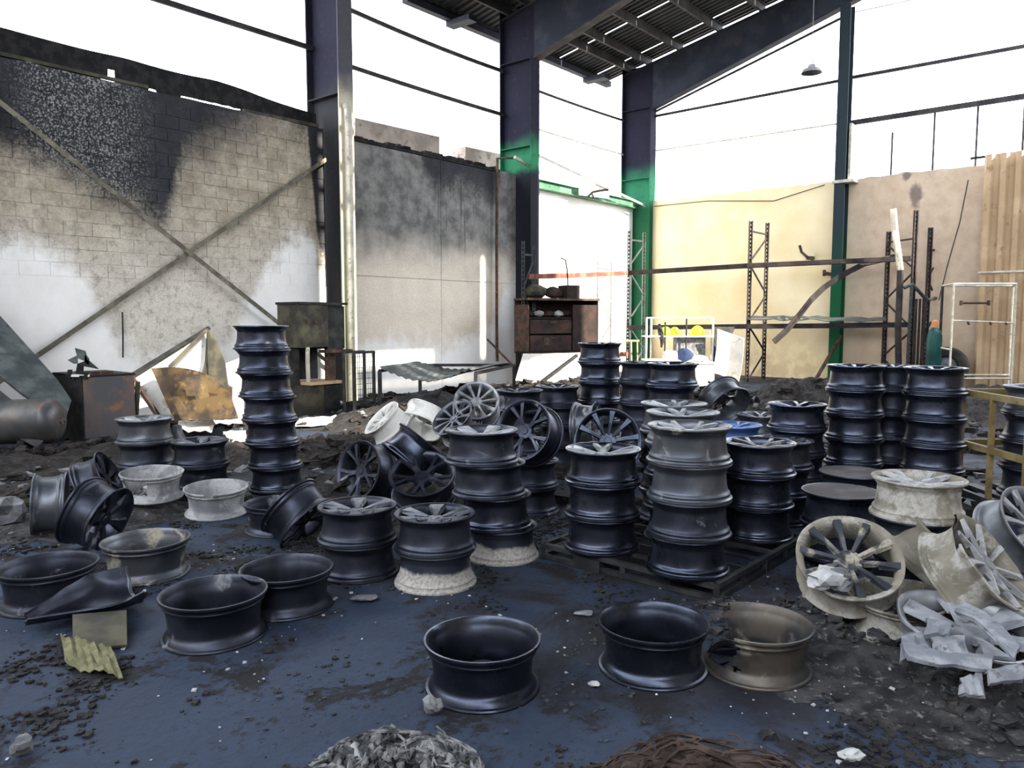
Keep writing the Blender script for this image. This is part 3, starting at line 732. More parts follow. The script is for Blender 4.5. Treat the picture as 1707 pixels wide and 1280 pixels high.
# broken wheel: chunk missing (angles are in wheel space, wheel is flipped about X so y mirrors)
kb = broken(lambda a, z: not (angd(a, R(188) + .25 * mn.noise(Vector((z * 30, 0, 0)))) < R(60) and z < .165 + .03 * mn.noise(Vector((a * 4, 1, 0)))), 'cream')
p = PZ(1262, 1036, .215)
r = thing('alloy_wheel', 'broken upturned wheel with a large chunk of its wall missing', 'wheel', (p.x, p.y, WH), (pi, 0, 0), 'wheels lying open side up')
kb.materials.clear(); kb.materials.append(M['bronze']); link('barrel', kb, None, r); link('hub', mm('hub', 'black2'), None, r)
for k in range(5): o = link('spoke', mm('split', 'black2'), None, r); o.rotation_euler = (0, 0, 2 * pi * k / 5 + .4)
# white wheels at left
kc = broken(lambda a, z: not (angd(a, R(100)) < R(30) and .03 < z < .15 + .03 * mn.noise(Vector((a * 6, 2, 0)))) , 'white', amp=.03, seed=3)
flipped(253, 786, 'white', 'ash-white upturned wheel with a black hole burnt through its wall', 'thin', .98, .13, (.05, .04), kc)
kd = broken(lambda a, z: not (angd(a, R(80)) < R(5) and z < .03), 'white', amp=.015, seed=9)
flipped(360, 811, 'white', 'ash-white upturned wheel with a cracked lip left of the tall stack', 'thin', 1.0, 0.02, (.06, .02), kd)
flipped(1497, 992, 'cream', 'small melted cream wheel lying between the two large fallen ones', 'thin', .92, .02, (.1, -.05), broken(lambda a, z: not (angd(a, R(20)) < R(30) and z < .10), 'cream', amp=.16, sink=.25, seed=4))

# tipped and leaning wheels: centre of the wheel body, direction its face looks
def fallen(c, n, mat, label, style='split', spin=0, s=1.0, face=None, barrel=None, name=None):
    n = Vector(n).normalized(); c = Vector(c)
    return wheel(c - n * (WH * s / 2), mat, label, 'tipped wheels', style, axis_rot(n, spin), s=s, face_mat=face, barrel=barrel)
fallen(PY(84, 842, 5.75), (-.90, -.42, .05), 'grey', 'grey wheel on its edge at far left, spokes turned away', 'split', face='grey')
fallen(PY(166, 806, 6.35), (.85, .2, .42), 'black2', 'half-buried tilted wheel behind the edge-standing grey one', 'wide')
fallen(PY(160, 860, 5.25), (.90, -.12, -.34), 'black2', 'big dull wheel tipped over, its face down to the right', 'wide', barrel=broken(lambda a, z: True, 'black2', amp=.06, seed=5))
fallen(PY(497, 858, 5.42), (.72, -.28, -.60), 'black2', 'black wheel balanced steeply on its edge before the heap', 'split')
fallen(PY(612, 787, 6.25), (-.58, -.76, .30), 'black2', 'black wheel leaning on the heap, spokes towards lower left', 'split', .3)
fallen(PY(692, 756, 5.95), (.62, .28, .72), 'black', 'black wheel lying over the heap with a blue-lit rim end', 'split')
fallen(PY(706, 806, 5.62), (-.02, -.52, .86), 'black2', 'black wheel lying tilted between the two front pairs, spokes up', 'split', .9)
fallen(PY(882, 722, 6.0), (-.50, -.78, .36), 'black2', 'big black wheel leaning back in the centre, spokes facing us', 'split', .2)
fallen(PY(978, 712, 6.75), (.93, -.34, .06), 'grey', 'small grey wheel on its side left of the steel pallet', 'split', s=.9)
fallen(PY(1012, 738, 5.75), (-.05, -.95, .30), 'black', 'black wheel standing upright behind the three-high pallet stack', 'ten', .1)
fallen(PY(795, 676, 7.1), (.0, -.76, .65), 'silver', 'silver ten-spoke wheel propped up facing us in the centre', 'ten', .1, .86)
fallen(PY(762, 705, 7.0), (-.5, -.5, .7), 'grey', 'grey wheel tipped beneath the silver ten-spoke one', 'ten', .1, .86)
fallen(PY(1206, 668, 8.0), (-.35, .75, .55), 'grey', 'grey wheel on its side with its dark open end towards us', 'ten')
fallen(PY(1412, 948, 3.86), (-.20, -.60, .78), 'cream', 'large ash-silver wheel tipped towards us on the rubble, grey chunks inside', 'ten', .2, 1.04, 'ashside', broken(lambda a, z: z > .035 + .04 * mn.noise(Vector((a * 3, 4, 0))), 'cream', amp=.05, seed=2))
fallen(PY(1562, 918, 4.15), (.50, -.30, .80), 'cream', 'melted cream wheel tipped right, the farther of two', 'thin', .2, 1.04, 'white', broken(lambda a, z: True, 'cream', amp=.14, seed=11))
fallen(PY(1625, 952, 3.72), (.55, -.52, .62), 'cream', 'melted cream wheel tipped right, the nearer of two', 'thin', .2, 1.04, 'white', broken(lambda a, z: not (angd(a, 2.6) < .5 and z > .17), 'cream', amp=.16, seed=13, sink=.1))
fallen(PY(1706, 886, 4.45), (.30, -.72, .62), 'silver', 'silver wheel tipped towards us at the right edge', 'ten', .1)
pw = PZ(1612, 1102, .05)
fallen(pw + Vector((0, 0, .06)), (.02, -.14, .98), 'white', 'crumbled flat ash-white wheel on the rubble at lower right', 'wide', .35, 1.25, 'fragment', broken(lambda a, z: z > .14, 'silver', amp=.12, seed=21))
fallen(PY(646, 706, 8.6), (-.62, -.30, .72), 'sunwhite', 'white sunlit wheel tipped left on the debris below the sagging frame', 'thin', .3, 1.0, 'sunwhite', broken(lambda a, z: True, 'sunwhite', amp=.08, seed=31))
fallen(PY(706, 700, 8.75), (.35, .62, .70), 'sunwhite', 'white sunlit wheel tipped back on the debris beside another white one', 'thin', .3, 1.0, 'sunwhite', broken(lambda a, z: True, 'sunwhite', amp=.1, seed=33))
# hidden carriers beneath the leaning ones
stack(.14, 6.35, 2, .0, D_, 'the low pair carrying the big leaning wheel')
stack(-.32, 7.25, 2, .0, D_, 'the low pair carrying the silver ten-spoke wheel')

# ================================================================== pallet and stillage
def frame_pallet():
    A_, B2, C_ = PZ(1193, 1003), PZ(1338, 916), PZ(905, 930)
    e1 = (B2 - A_); e2 = (C_ - A_); D_2 = A_ + e1 + e2
    r = thing('steel_pallet', 'burnt black steel frame pallet carrying four tall wheel stacks', 'pallet', (A_ + D_2) / 2)
    def P(a, b, z): v = A_ + e1 * a + e2 * b; return Vector((v.x, v.y, z))
    for z in (.02, .09):
        for a, b, c, d in ((0, 0, 1, 0), (0, 0, 0, 1), (1, 0, 1, 1), (0, 1, 1, 1)): part('rail', MB().bar(P(a, b, z), P(c, d, z), .035, .03), 'darksteel', r)
    for a, b in ((0, 0), (1, 0), (0, 1), (1, 1), (.5, 0), (0, .5), (.75, 0), (.25, 0), (0, .25), (0, .75)):
        part('leg', MB().bar(P(a, b, 0), P(a, b, .1), .03, .03), 'darksteel', r)
    for t in (.14, .3, .46, .62, .78, .9): part('deck_bar', MB().bar(P(t, 0, .095), P(t, 1, .095), .03, .022), 'darksteel', r)
    part('foot_plate', MB().bar(P(0, .62, .02), P(0, .78, .02), .06, .12), 'darksteel', r)
frame_pallet()
def stillage():
    r = thing('stillage', 'ochre steel stillage cage holding two wheel stacks at the right edge', 'stillage', (4.4, 5.9, 0))
    x0, x1, y0, y1 = 3.80, 4.75, 5.22, 6.52
    c = [(x0, y0), (x1, y0), (x1, y1), (x0, y1)]
    for x, y in c: part('post', MB().bar((x, y, 0), (x, y, 1.0), .06, .06), 'stillage', r)
    for (a, b), (c_, d) in zip(c, c[1:] + c[:1]):
        for z in (.14, .55, .98 if (a, b) != c[0] else .98): part('rail', MB().bar((a, b, z), (c_, d, z), .04, .05), 'stillage' if z > .2 else 'darksteel', r)
    for t in (.33, .66): part('slat', MB().bar((x0, y0 + (y1 - y0) * t, .14), (x0, y0 + (y1 - y0) * t, .98), .035, .035), 'stillage', r)
    for t in (.12, .37, .63, .88): part('deck_bar', MB().bar((x0 + (x1 - x0) * t, y0, .178), (x0 + (x1 - x0) * t, y1, .178), .1, .03), 'darksteel', r)
stillage()

# ================================================================== racks along the end wall
def perforated(a, c, mat, r, w_=.085, name='upright'):
    """rack upright: channel with rows of slots between its two lips"""
    mb = MB(); a, c = Vector(a), Vector(c); d = (c - a)
    side = Vector((.957, -.29, 0)); n = max(4, int(d.length / .1))
    mb.bar(a - side * w_ * .36, c - side * w_ * .36, w_ * .28, .07, Vector((0, 1, 0))); mb.bar(a + side * w_ * .36, c + side * w_ * .36, w_ * .28, .07, Vector((0, 1, 0)))
    for i in range(n): mb.bar(a + d * ((i + .25) / n), a + d * ((i + .8) / n), w_ * .5, .02, Vector((0, 1, 0)))
    part(name, mb, mat, r)
def rack_frame(pf, pb, zf, zb, label, mat='rackpaint', mat2=None, nb=5, name='rack_frame'):
    r = thing(name, label, 'rack frame', pf)
    pf, pb = Vector(pf), Vector(pb)
    perforated(pf, pf + Vector((0, 0, zf)), mat, r); perforated(pb, pb + Vector((0, 0, zb)), mat2 or mat, r)
    zt = min(zf, zb) - .25; h = zt / nb
    part('tie', MB().bar(pf + Vector((0, 0, zt)), pb + Vector((0, 0, zt)), .03, .04), mat, r)
    for i in range(nb):
        a, c = (pf, pb) if i % 2 else (pb, pf)
        part('lacing', MB().bar(a + Vector((0, 0, zt - i * h - .08)), c + Vector((0, 0, zt - (i + 1) * h)), .03, .035), mat, r)
    return r
f2a = W(9.75, .35, 0); f3a = Vector((PY(1246, 600, 19.5).x, 19.5, 0)); f4a = f3a + (f3a - f2a).normalized() * 3.95
f4a = Vector((9.42, 18.12, 0))
dU = U * 1.02
rack_frame(f3a, f3a + U * 1.05, 4.0, 4.05, 'dark perforated rack upright frame left of the slim green post', nb=5)
rack_frame(PY(1046, 600, 21.6) * Vector((1, 1, 0)) if False else Vector((PY(1046, 600, 21.6).x, 21.6, 0)), Vector((PY(1071, 600, 22.1).x, 22.1, 0)), 4.0, 4.0, 'rack upright frame in front of the green corner column', 'rackgreen', nb=5)
rack_frame(Vector((PY(872, 500, 17.9).x, 17.9, 0)), Vector((PY(890, 500, 18.15).x, 18.15, 0)), 3.35, 3.3, 'rack upright frame beside the black column and the rusty cabinet', 'rackgreen', nb=4)
rack_frame(Vector((PY(1521, 500, 18.1).x, 18.1, 0)), Vector((PY(1477, 500, 19.0).x, 19.0, 0)), 4.07, 3.68, 'tallest rack upright frame right of the slim green post', nb=5)
rack_frame(Vector((PY(1546, 500, 18.3).x, 18.3, 0)), Vector((PY(1564, 500, 18.9).x, 18.9, 0)), 3.7, 3.45, 'grey-green rack upright frame at the far right of the racks', 'rackpaint', 'rackgreen', nb=5)
def beam(pts, mat, label, w_=.05, h_=.12, group='rack beams'):
    mb = MB()
    for a, c in zip(pts[:-1], pts[1:]): mb.bar(a, c, w_, h_); mb.bar(Vector(a) + Vector((0, -.03, -.03)), Vector(c) + Vector((0, -.03, -.03)), .02, .03)
    return solo('rack_beam', mb, mat, label, 'rack beam', group)
beam([PY(1047, 455, 21.5), PY(1245, 443, 19.4)], 'rackpaint', 'upper rack beam between the corner frame and the frame left of the green post')
beam([PY(1245, 443, 19.4), PY(1380, 437, 18.7), PY(1518, 431, 18.0)], 'rackpaint', 'upper rack beam passing before the slim green post')
beam([PY(1047, 546, 21.5), PY(1245, 544, 19.4)], 'rackpaint', 'lower rack beam above the white trolley')
beam([PY(1245, 544, 19.4), PY(1380, 543, 18.7), PY(1518, 541, 18.0)], 'rackpaint', 'lower rack beam under the crumpled shelf sheet')
beam([PY(882, 461, 18.0), PY(960, 459, 19.4), PY(1046, 455, 21.5)], 'redrust', 'red rusted rack beam above the burnt cabinet')
rb0, rb1 = PY(874, 596, 17.8), PY(1046, 590, 20.6)
beam([rb0, rb1], 'redrust', 'front red rusted beam under the burnt cabinet', group='cabinet beams')
def pxs(l, Y): return [PY(x, y, Y) for x, y in l]
bp = [(1492, 428, 18.4), (1440, 440, 18.5), (1405, 458, 18.6), (1375, 478, 18.7), (1352, 500, 18.7), (1330, 528, 18.8), (1310, 552, 18.8), (1290, 570, 18.8)]
beam([PY(*b) for b in bp], 'rackpaint', 'bent rack beam sagging from the tall frame past the green post', .05, .13, 'bent beams')
bp = [(1489, 348, 17.9), (1492, 385, 17.9), (1497, 420, 17.8), (1501, 450, 17.8), (1499, 500, 17.8), (1497, 545, 17.7), (1498, 620, 17.7)]
mb = MB(); mb.tube([PY(*b) for b in bp[:4]], .07, 6); o = solo('bent_strut', mb, 'palepipe', 'pale bent strut sticking up before the tallest rack frame', 'strut')
mb = MB(); mb.tube([PY(*b) for b in bp[3:]], .07, 6); solo('bent_strut', mb, 'rackpaint', 'dark perforated strut standing before the tallest rack frame', 'strut')
g = [[PY(1247 + 230 * j / 16, 537 + 5 * mn.noise(Vector((j * .9, i, 2))) - 3 * i + 2 * (j > 8), 19.35 - 1.4 * j / 16 + .42 * i) + Vector((0, 0, .06)) for j in range(17)] for i in range(3)]
solo('shelf_sheet', MB().sheet(g, .02), 'greysheet', 'crumpled grey sheet lying along the lower rack beam', 'sheet metal')
mb = MB(); b0 = PY(1523, 470, 17.9)
mb.tube([PY(1507, 480, 17.8), PY(1521, 474, 17.8), PY(1545, 500, 17.9), PY(1560, 497, 18.2)], .04, 6); mb.tube([PY(1520, 474, 17.8), PY(1515, 560, 17.7), PY(1512, 628, 17.7)], .035, 6)
solo('twisted_rail', mb, 'rackgreen', 'twisted grey rail hanging in the tallest rack frame', 'rail')
for i, px in enumerate((1528, 1534, 1540)):
    mb = MB(); mb.bar(PY(px, 498, 17.6), Vector((PY(px, 498, 17.6).x, 17.6, 0)), .04, .04)
    solo('stored_rod', mb, 'rackpaint', ['left', 'middle', 'right'][i] + ' of three short dark rods upright before the rightmost rack frame', 'rod', 'short dark rods')
mb = MB(); mb.tube([PY(1402, 560, 19.0), PY(1360, 632, 18.6)], .045, 6); solo('leaning_pole', mb, 'rust', 'brown pole leaning on the slim green post near the floor', 'pole')
mb = MB(); mb.tube([PQ(1333, 409, 11.15), PQ(1336, 420, 11.15), PQ(1345, 428, 11.15), PQ(1356, 433, 11.15)], .035, 6); mb.tube([PQ(1345, 430, 11.15), PQ(1356, 430, 11.3)], .05, 6)
solo('wall_hook', mb, 'rust', 'small rusty bent hook on the cream end wall', 'hook')
mb = MB(); mb.tube([PQ(1373, 455, 11.2), PQ(1390, 458, 11.2)], .05, 6); mb.tube([PQ(1374, 450, 11.2), PQ(1374, 460, 11.2)], .04, 6); solo('wall_bolt', mb, 'rust', 'short rusty stub left of the slim green post', 'bolt')

# ================================================================== far right: trolley cage, tyre, gas bottle, corrugated sheet
r = thing('corrugated_sheet', 'beige corrugated sheet hung over the end wall at the right edge', 'sheet metal', W(11.1, 10, 0))
q0_, p0_ = 11.0, HQ(PQ(1640, 300, 11.0))[1]
rows = []
pr = []
for i in range(14): a_ = p0_ + .28 * i; pr += [(a_, 0), (a_ + .05, .09), (a_ + .14, .09), (a_ + .19, 0)]
mb = MB().sheet([[W(q0_ - d_, p_, z) for p_, d_ in pr] for z in (.05, 2.65)], .01); part('lower_panel', mb, 'beige', r)
mb = MB().sheet([[W(q0_ - d_ + .03, p_, z) for p_, d_ in pr] for z in (2.55, 5.22)], .01); part('upper_panel', mb, 'beige', r)
mb = MB(); mb.bar(W(q0_ + .1, p0_ - .3, 5.2), W(q0_ + .1, p0_ + 4, 5.25), .05, .05); part('top_rail', mb, 'darksteel', r)
mb = MB(); mb.bar(W(q0_ - .12, p0_ , 2.62), W(q0_ - .12, p0_ + 4, 2.62), .03, .04); part('middle_rail', mb, 'palepipe', r)
def cage():
    Y0, Y1 = 16.0, 17.0
    fl, fr = PY(1590, 473, Y0), PY(1695, 471, Y0); bl_, br = PY(1572, 466, Y1), PY(1690, 465, Y1)
    r = thing('wire_trolley', 'tall open pale pipe trolley with a hanging rail near the right edge', 'trolley', (fl.x, Y0, 0))
    zt = fl.z
    def g0(p, z): return Vector((p.x, p.y, z))
    for i, p in enumerate((fl, fr, bl_, br)): part('post', MB().tube([g0(p, .0), g0(p, zt)], .022 if i != 2 else .028, 8), 'palepipe' if i != 2 else 'darksteel', r)
    for a, b in ((fl, fr), (bl_, br), (fl, bl_), (fr, br)):
        part('rail', MB().tube([g0(a, zt), g0(b, zt)], .022, 8), 'whitepipe' if a is fl and b is fr else 'palepipe', r); part('rail', MB().tube([g0(a, .35), g0(b, .35)], .02, 8), 'palepipe', r)
    part('rail', MB().tube([g0(fl, 1.55), g0(fr, 1.5)], .016, 8), 'palepipe', r)
    part('rail', MB().tube([g0(fl, .95), g0(bl_, .95)], .02, 8), 'whitepipe', r)
    hb = MB(); a = PY(1602, 505, Y0); b = PY(1648, 505, Y0); hb.tube([a, b], .022, 8)
    for p in (a, b): hb.tube([p - Vector((0, 0, .05)), p + Vector((0, 0, .05))], .03, 8)
    part('hanging_bar', hb, 'rust', r)
    for t in (.25, .6, .85): part('hook', MB().tube([g0(fl.lerp(fr, t), 1.52), g0(fl.lerp(fr, t), 1.46) + Vector((.03, 0, 0))], .02, 6), 'rust', r)
cage()
def tyre(c, n, Ro, Ri, wd, mat, label, name='tyre'):
    c = Vector(c); r = thing(name, label, 'tyre', c, axis_rot(n))
    pr = [(Ri, -wd * .38), (Ro * .86, -wd * .5), (Ro * .97, -wd * .42), (Ro, -wd * .2), (Ro, wd * .2), (Ro * .97, wd * .42), (Ro * .86, wd * .5), (Ri, wd * .38), (Ri * .96, wd * .3), (Ri * 1.25, wd * .2), (Ri * 1.25, -wd * .2), (Ri * .96, -wd * .3)]
    part('casing', MB().lathe(pr, 40, True), mat, r, 40, False)
    return r
t_ = PY(1600, 612, 17.2)
tr = tyre((t_.x, t_.y + .55, .47), (-.45, -.89, .12), .47, .25, .3, 'rubber', 'black tyre leaning on the end wall behind the tall trio of stacks')
part('rim_disc', MB().lathe([(0, .03), (.1, .05), (.24, .02), (.26, .08), (.26, -.08), (.24, -.03), (0, -.02)], 32), 'grey', tr, 40, False)
c_ = Vector((PY(1556, 600, 17.0).x, 17.0, 0))
r = thing('gas_bottle', 'teal gas bottle with an orange cap before the racks', 'gas bottle', c_)
part('body', MB().lathe([(0, 0), (.13, 0), (.155, .03), (.155, 1.12), (.15, 1.22), (.12, 1.32), (.06, 1.38), (.05, 1.4), (0, 1.4)], 24), 'teal', r, 40, False)
part('cap', MB().lathe([(0, 1.39), (.06, 1.39), (.065, 1.45), (.06, 1.53), (.03, 1.56), (0, 1.56)], 16), 'orange', r, 40, False)
part('foot_ring', MB().lathe([(.15, 0), (.165, 0), (.165, .08), (.15, .08)], 24, True), 'darksteel', r, 40, False)

# ================================================================== white trolley with helmets, and what lies round it
def white_trolley():
    Y0, Y1 = 19.3, 20.0
    fl, fr, bl_, br = PY(1078, 530, Y0), PY(1189, 530, Y0), PY(1086, 522, Y1), PY(1187, 522, Y1)
    r = thing('pipe_trolley', 'white pipe-framed trolley with a shelf of helmets before the cream wall', 'trolley', (fl.x, Y0, 0))
    zt = fl.z
    def g0(p, z): return Vector((p.x, p.y, z))
    zs = PY(1130, 561, Y0).z
    for p in (fl, fr, bl_, br): part('post', MB().tube([g0(p, 0), g0(p, zt)], .025, 8), 'whitepipe', r)
    mid = fl.lerp(fr, .6); part('post', MB().tube([g0(mid, .1), g0(mid, zt)], .02, 8), 'darksteel', r); m2 = fl.lerp(fr, .28); part('post', MB().tube([g0(m2, .1), g0(m2, zt - .1)], .02, 8), 'darksteel', r)
    for a, b in ((fl, fr), (bl_, br), (fl, bl_), (fr, br)): part('rail', MB().tube([g0(a, zt), g0(b, zt)], .022, 8), 'palepipe', r); part('rail', MB().tube([g0(a, zs), g0(b, zs)], .022, 8), 'whitepipe', r)
    part('shelf', MB().box(fl.x, fr.x, Y0, Y1, zs - .015, zs + .01), 'whitepipe', r)
    part('deck', MB().box(fl.x, fr.x, Y0, Y1, .52, .56), 'whitepipe', r)
    return zs + .012
zs = white_trolley()
def helmet(px, mat, label, s=1.):
    x = PY(px, 550, 19.6).x
    r = thing('safety_helmet', label, 'helmet', (x, 19.62, zs), None, 'helmets on the trolley shelf')
    part('shell', MB().lathe([(0, .20), (.05, .195), (.10, .17), (.135, .12), (.145, .05), (.145, .02), (.135, .02), (.13, .1), (.09, .16), (0, .185)], 24), mat, r, 50, False)
    part('brim', MB().lathe([(.13, .0), (.175, .0), (.178, .012), (.14, .03)], 24, True), mat, r, 50, False)
    rb = MB()
    for a in (-.03, .03): rb.tube([(.13 * cos(t), a, .02 + .185 * sin(t)) for t in [pi * i / 8 for i in range(1, 8)]], .012, 6)
    part('ridge', rb, mat, r, 50, False); r.scale = (1.15 * s, 1.15 * s, 1.15 * s)
helmet(1110, 'lime', 'lime yellow helmet at the left on the white trolley shelf', .95); helmet(1125, 'lime', 'greenish lime helmet in the middle on the white trolley shelf', .9); helmet(1163, 'yellow', 'bright yellow helmet at the right on the white trolley shelf', 1.05)
x = PY(1100, 560, 19.5).x
mb = MB(); mb.tube([(x - .02, 19.5, zs + .3), (x, 19.45, zs + .12), (x + .02, 19.3 - .05, zs - .1), (x - .01, 19.22, zs - .28)], .05, 7, True, [.03, .07, .06, .02]); solo('hanging_glove', mb, 'rubber', 'dark glove hanging over the white trolley shelf', 'glove')
mb = MB(); x0, x1 = PY(1128, 590, 19.4).x, PY(1176, 590, 19.4).x
mb.box(x0, x1, 19.42, 19.85, .57, .57 + .55); solo('plastic_crate', mb, 'ashgrey', 'grey plastic crate on the lower deck of the white trolley', 'crate')
vs, fs = lump(.17, 3, 1.2, 1, .8, 2); o = solo('white_bag', MB().add([(v[0], v[1], v[2] + .14) for v in vs], fs), 'pinkrag', 'pale rag bundle on the low box before the white trolley', 'bag', loc=(0, 0, 0)); 
lb0 = PY(1112, 590, 18.6)
bx0, bx1 = PY(1098, 600, 18.5).x, PY(1186, 600, 18.5).x
mb = MB(); mb.box(bx0, bx1, 18.2, 18.9, 0, .52); mb.box(bx0 - .02, bx1 + .02, 18.18, 18.92, .52, .56); solo('pale_chest', mb, 'whitepanel', 'low pale chest standing in front of the white trolley', 'chest', loc=(bx0, 18.2, 0))
o.location = (bx0 + .28, 18.5, .56)
vs, fs = lump(.2, 8, 1, 1, .9, 2); solo('blue_bag', MB().add([(v[0] + bx0 + .62, v[1] + 18.5, v[2] + .72) for v in vs], fs), 'bluebag', 'dark blue bag on the low pale chest', 'bag', smooth=60)
vs, fs = lump(.14, 12, 1.5, 1, .6, 2); solo('pink_rag', MB().add([(v[0] + bx0 + .98, v[1] + 18.5, v[2] + .63) for v in vs], fs), 'pinkrag', 'pinkish crumpled rag at the right on the low pale chest', 'rag')
# white folded panel by the rack, small ladder frame left of it
g = [[PY(1196 + 44 * j / 4 - 8 * (i / 5) ** 2, 548 + 72 * i / 5 + 4 * j, 19.2 + .25 * (i / 5) - .15 * abs(j - 2) / 2) for j in range(5)] for i in range(6)]
for row in g:
    for j in range(5): row[j] = Vector((row[j].x, row[j].y, max(row[j].z, .02)))
solo('folded_sheet', MB().sheet(g, .03), 'whitepanel', 'white folded panel standing left of the dark perforated rack frame', 'panel')
mb = MB().poly([PY(1186, 545, 19.6), PY(1226, 545, 19.6), PY(1200, 600, 19.45), PY(1188, 632, 19.4)], .03); solo('dark_board', mb, 'darksteel', 'dark board behind the white folded panel', 'board')  # flat dark polygon behind the white folded panel
r = thing('step_frame', 'small pale timber frame between the corner rack frame uprights', 'frame', (PY(1058, 600, 21).x, 20.9, 0))
for px in (1043, 1054, 1064): x = PY(px, 590, 20.9).x; part('slat', MB().bar((x, 20.9, 0), (x - .03, 20.9, .98), .04, .03), 'beige', r)
part('rail', MB().bar((PY(1040, 555, 20.9).x, 20.9, .99), (PY(1066, 555, 20.9).x, 20.9, .99), .05, .05), 'beige', r)

# burnt cabinet on the red beams, load on top, panel under it
def cabinet():
    a, b = PY(880, 590, 17.6), PY(997, 588, 18.5)
    d = (b - a); d.z = 0; L = d.length; d.normalize(); n = Vector((-d.y, d.x, 0)); z0 = a.z; zt = PY(880, 500, 17.6).z
    a.z = 0
    def P(u, v, z): return a + d * u + n * v + Vector((0, 0, z))
    def bx(u0, u1, v0, v1, c0, c1): return MB().box6([P(u0, v0, c0), P(u1, v0, c0), P(u1, v1, c0), P(u0, v1, c0), P(u0, v0, c1), P(u1, v0, c1), P(u1, v1, c1), P(u0, v1, c1)])
    r = thing('burnt_cabinet', 'burnt rust-brown steel cabinet on the red beams by the black column', 'cabinet', P(L / 2, .3, z0))
    part('back_panel', bx(0, L, .62, .65, z0, zt), 'rustdark', r); part('side_panel', bx(0, .03, 0, .62, z0, zt - .1), 'rust', r); part('side_panel', bx(L - .03, L, 0, .62, z0, zt), 'rustdark', r)
    for c0, c1 in ((.06, .42), (.46, .78)):
        dr = part('door', bx(.05, L * .6, -.02, .01, z0 + c0, z0 + c1), 'rustdark', r); sub('handle', bx(L * .3, L * .3 + .16, -.045, -.02, z0 + c1 - .08, z0 + c1 - .05), 'rust', dr, r)
    part('door', bx(L * .62, L - .05, -.02, .01, z0 + .06, zt - .1), 'rustdark', r)
    part('base', bx(0, L, 0, .62, z0 - .0, z0 + .05), 'rustdark', r); part('top', bx(-.02, L + .02, -.03, .65, zt, zt + .05), 'rust', r)
    part('shelf', bx(.03, L - .03, .02, .62, z0 + .80, z0 + .83), 'rustdark', r)
    part('slats', bx(.4, .6, -.03, 0, z0 + .2, z0 + .36), 'rust', r)
    for i in range(5):
        u = .2 + .25 * i; vs, fs = lump(.10, i + 40, 1.4, 1, .8); rr = part('melted_load', MB().add([P(u + v[0], .25 + v[1], z0 + .92 + v[2]) for v in vs], fs), 'ash' if i % 2 else 'rustdark', r)
    # legs to the floor under the beams
    for u, v in ((.05, .05), (L - .05, .05), (.05, .6), (L - .05, .6)): part('leg', MB().bar(P(u, v, 0), P(u, v, z0), .06, .06), 'rustdark', r)
    lab = ['burnt olive roll lying at the left on top of the rusty cabinet', 'burnt dark bundle in the middle on top of the rusty cabinet', 'square charred box at the right on top of the rusty cabinet']
    for i, (u, rr) in enumerate(((.38, .16), (.85, .14))):
        vs, fs = lump(rr, 60 + i, 1.9, 1, 1, 2, .3); solo('charred_bundle', MB().add([P(u + v[0], .3 + v[1], zt + .05 + rr * .95 + v[2]) for v in vs], fs), 'olive' if i == 0 else 'rustdark', lab[i], 'bundle', 'load on the rusty cabinet')
    solo('charred_box', bx(1.1, 1.45, .1, .5, zt + .05, zt + .36), 'rustdark', lab[2], 'box', 'load on the rusty cabinet')
    solo('thin_rod', MB().tube([P(1.25, .3, zt + .36), P(1.22, .3, zt + .75), P(1.18, .3, zt + .95), P(1.05, .3, zt + 1.0)], .018, 6), 'darksteel', 'thin dark rod standing up from the charred box', 'rod')
cabinet()
g = [[PY(872 + 100 * j / 6 - 6 * (3 - i), 652 - 62 * i / 3, 16.4 + .30 * i + .1 * j / 6 + .06 * mn.noise(Vector((i, j, 5)))) for j in range(7)] for i in range(4)]
for row in g:
    for j in range(7): row[j].z = max(row[j].z, .03)
solo('slanting_sheet', MB().sheet(g, .03), 'whitepanel', 'white sunlit panel leaning under the burnt rusty cabinet', 'panel')
mb = MB().bar(PY(898, 640, 16.2), PY(962, 592, 16.7), .07, .06); solo('dark_strip', mb, 'darksteel', 'dark strip lying slanting across the white leaning panel', 'strip')

# pipe on the second bay
mb = MB(); mb.tube([PP(862, 263, .12), PP(829, 264, .12), PP(828, 400, .12), PP(828, 560, .12), PP(829, 602, .12)], .035, 8)
solo('wall_pipe', mb, 'rust', 'thin dark pipe bent over the head of the sooty concrete panels', 'pipe')
for a, b, s_ in (((858, 262, .3), (905, 290, .3), .04), ((812, 565, .5), (852, 606, .9), .03)):
    mb = MB(); mb.tube([PP(*a), PP(*b)], s_, 6); solo('slanting_stick', mb, 'rust' if a[1] > 400 else 'palepipe', 'dark stick leaning near the foot of the thin pipe' if a[1] > 400 else 'pale strut slanting before the green band of the black column', 'stick')

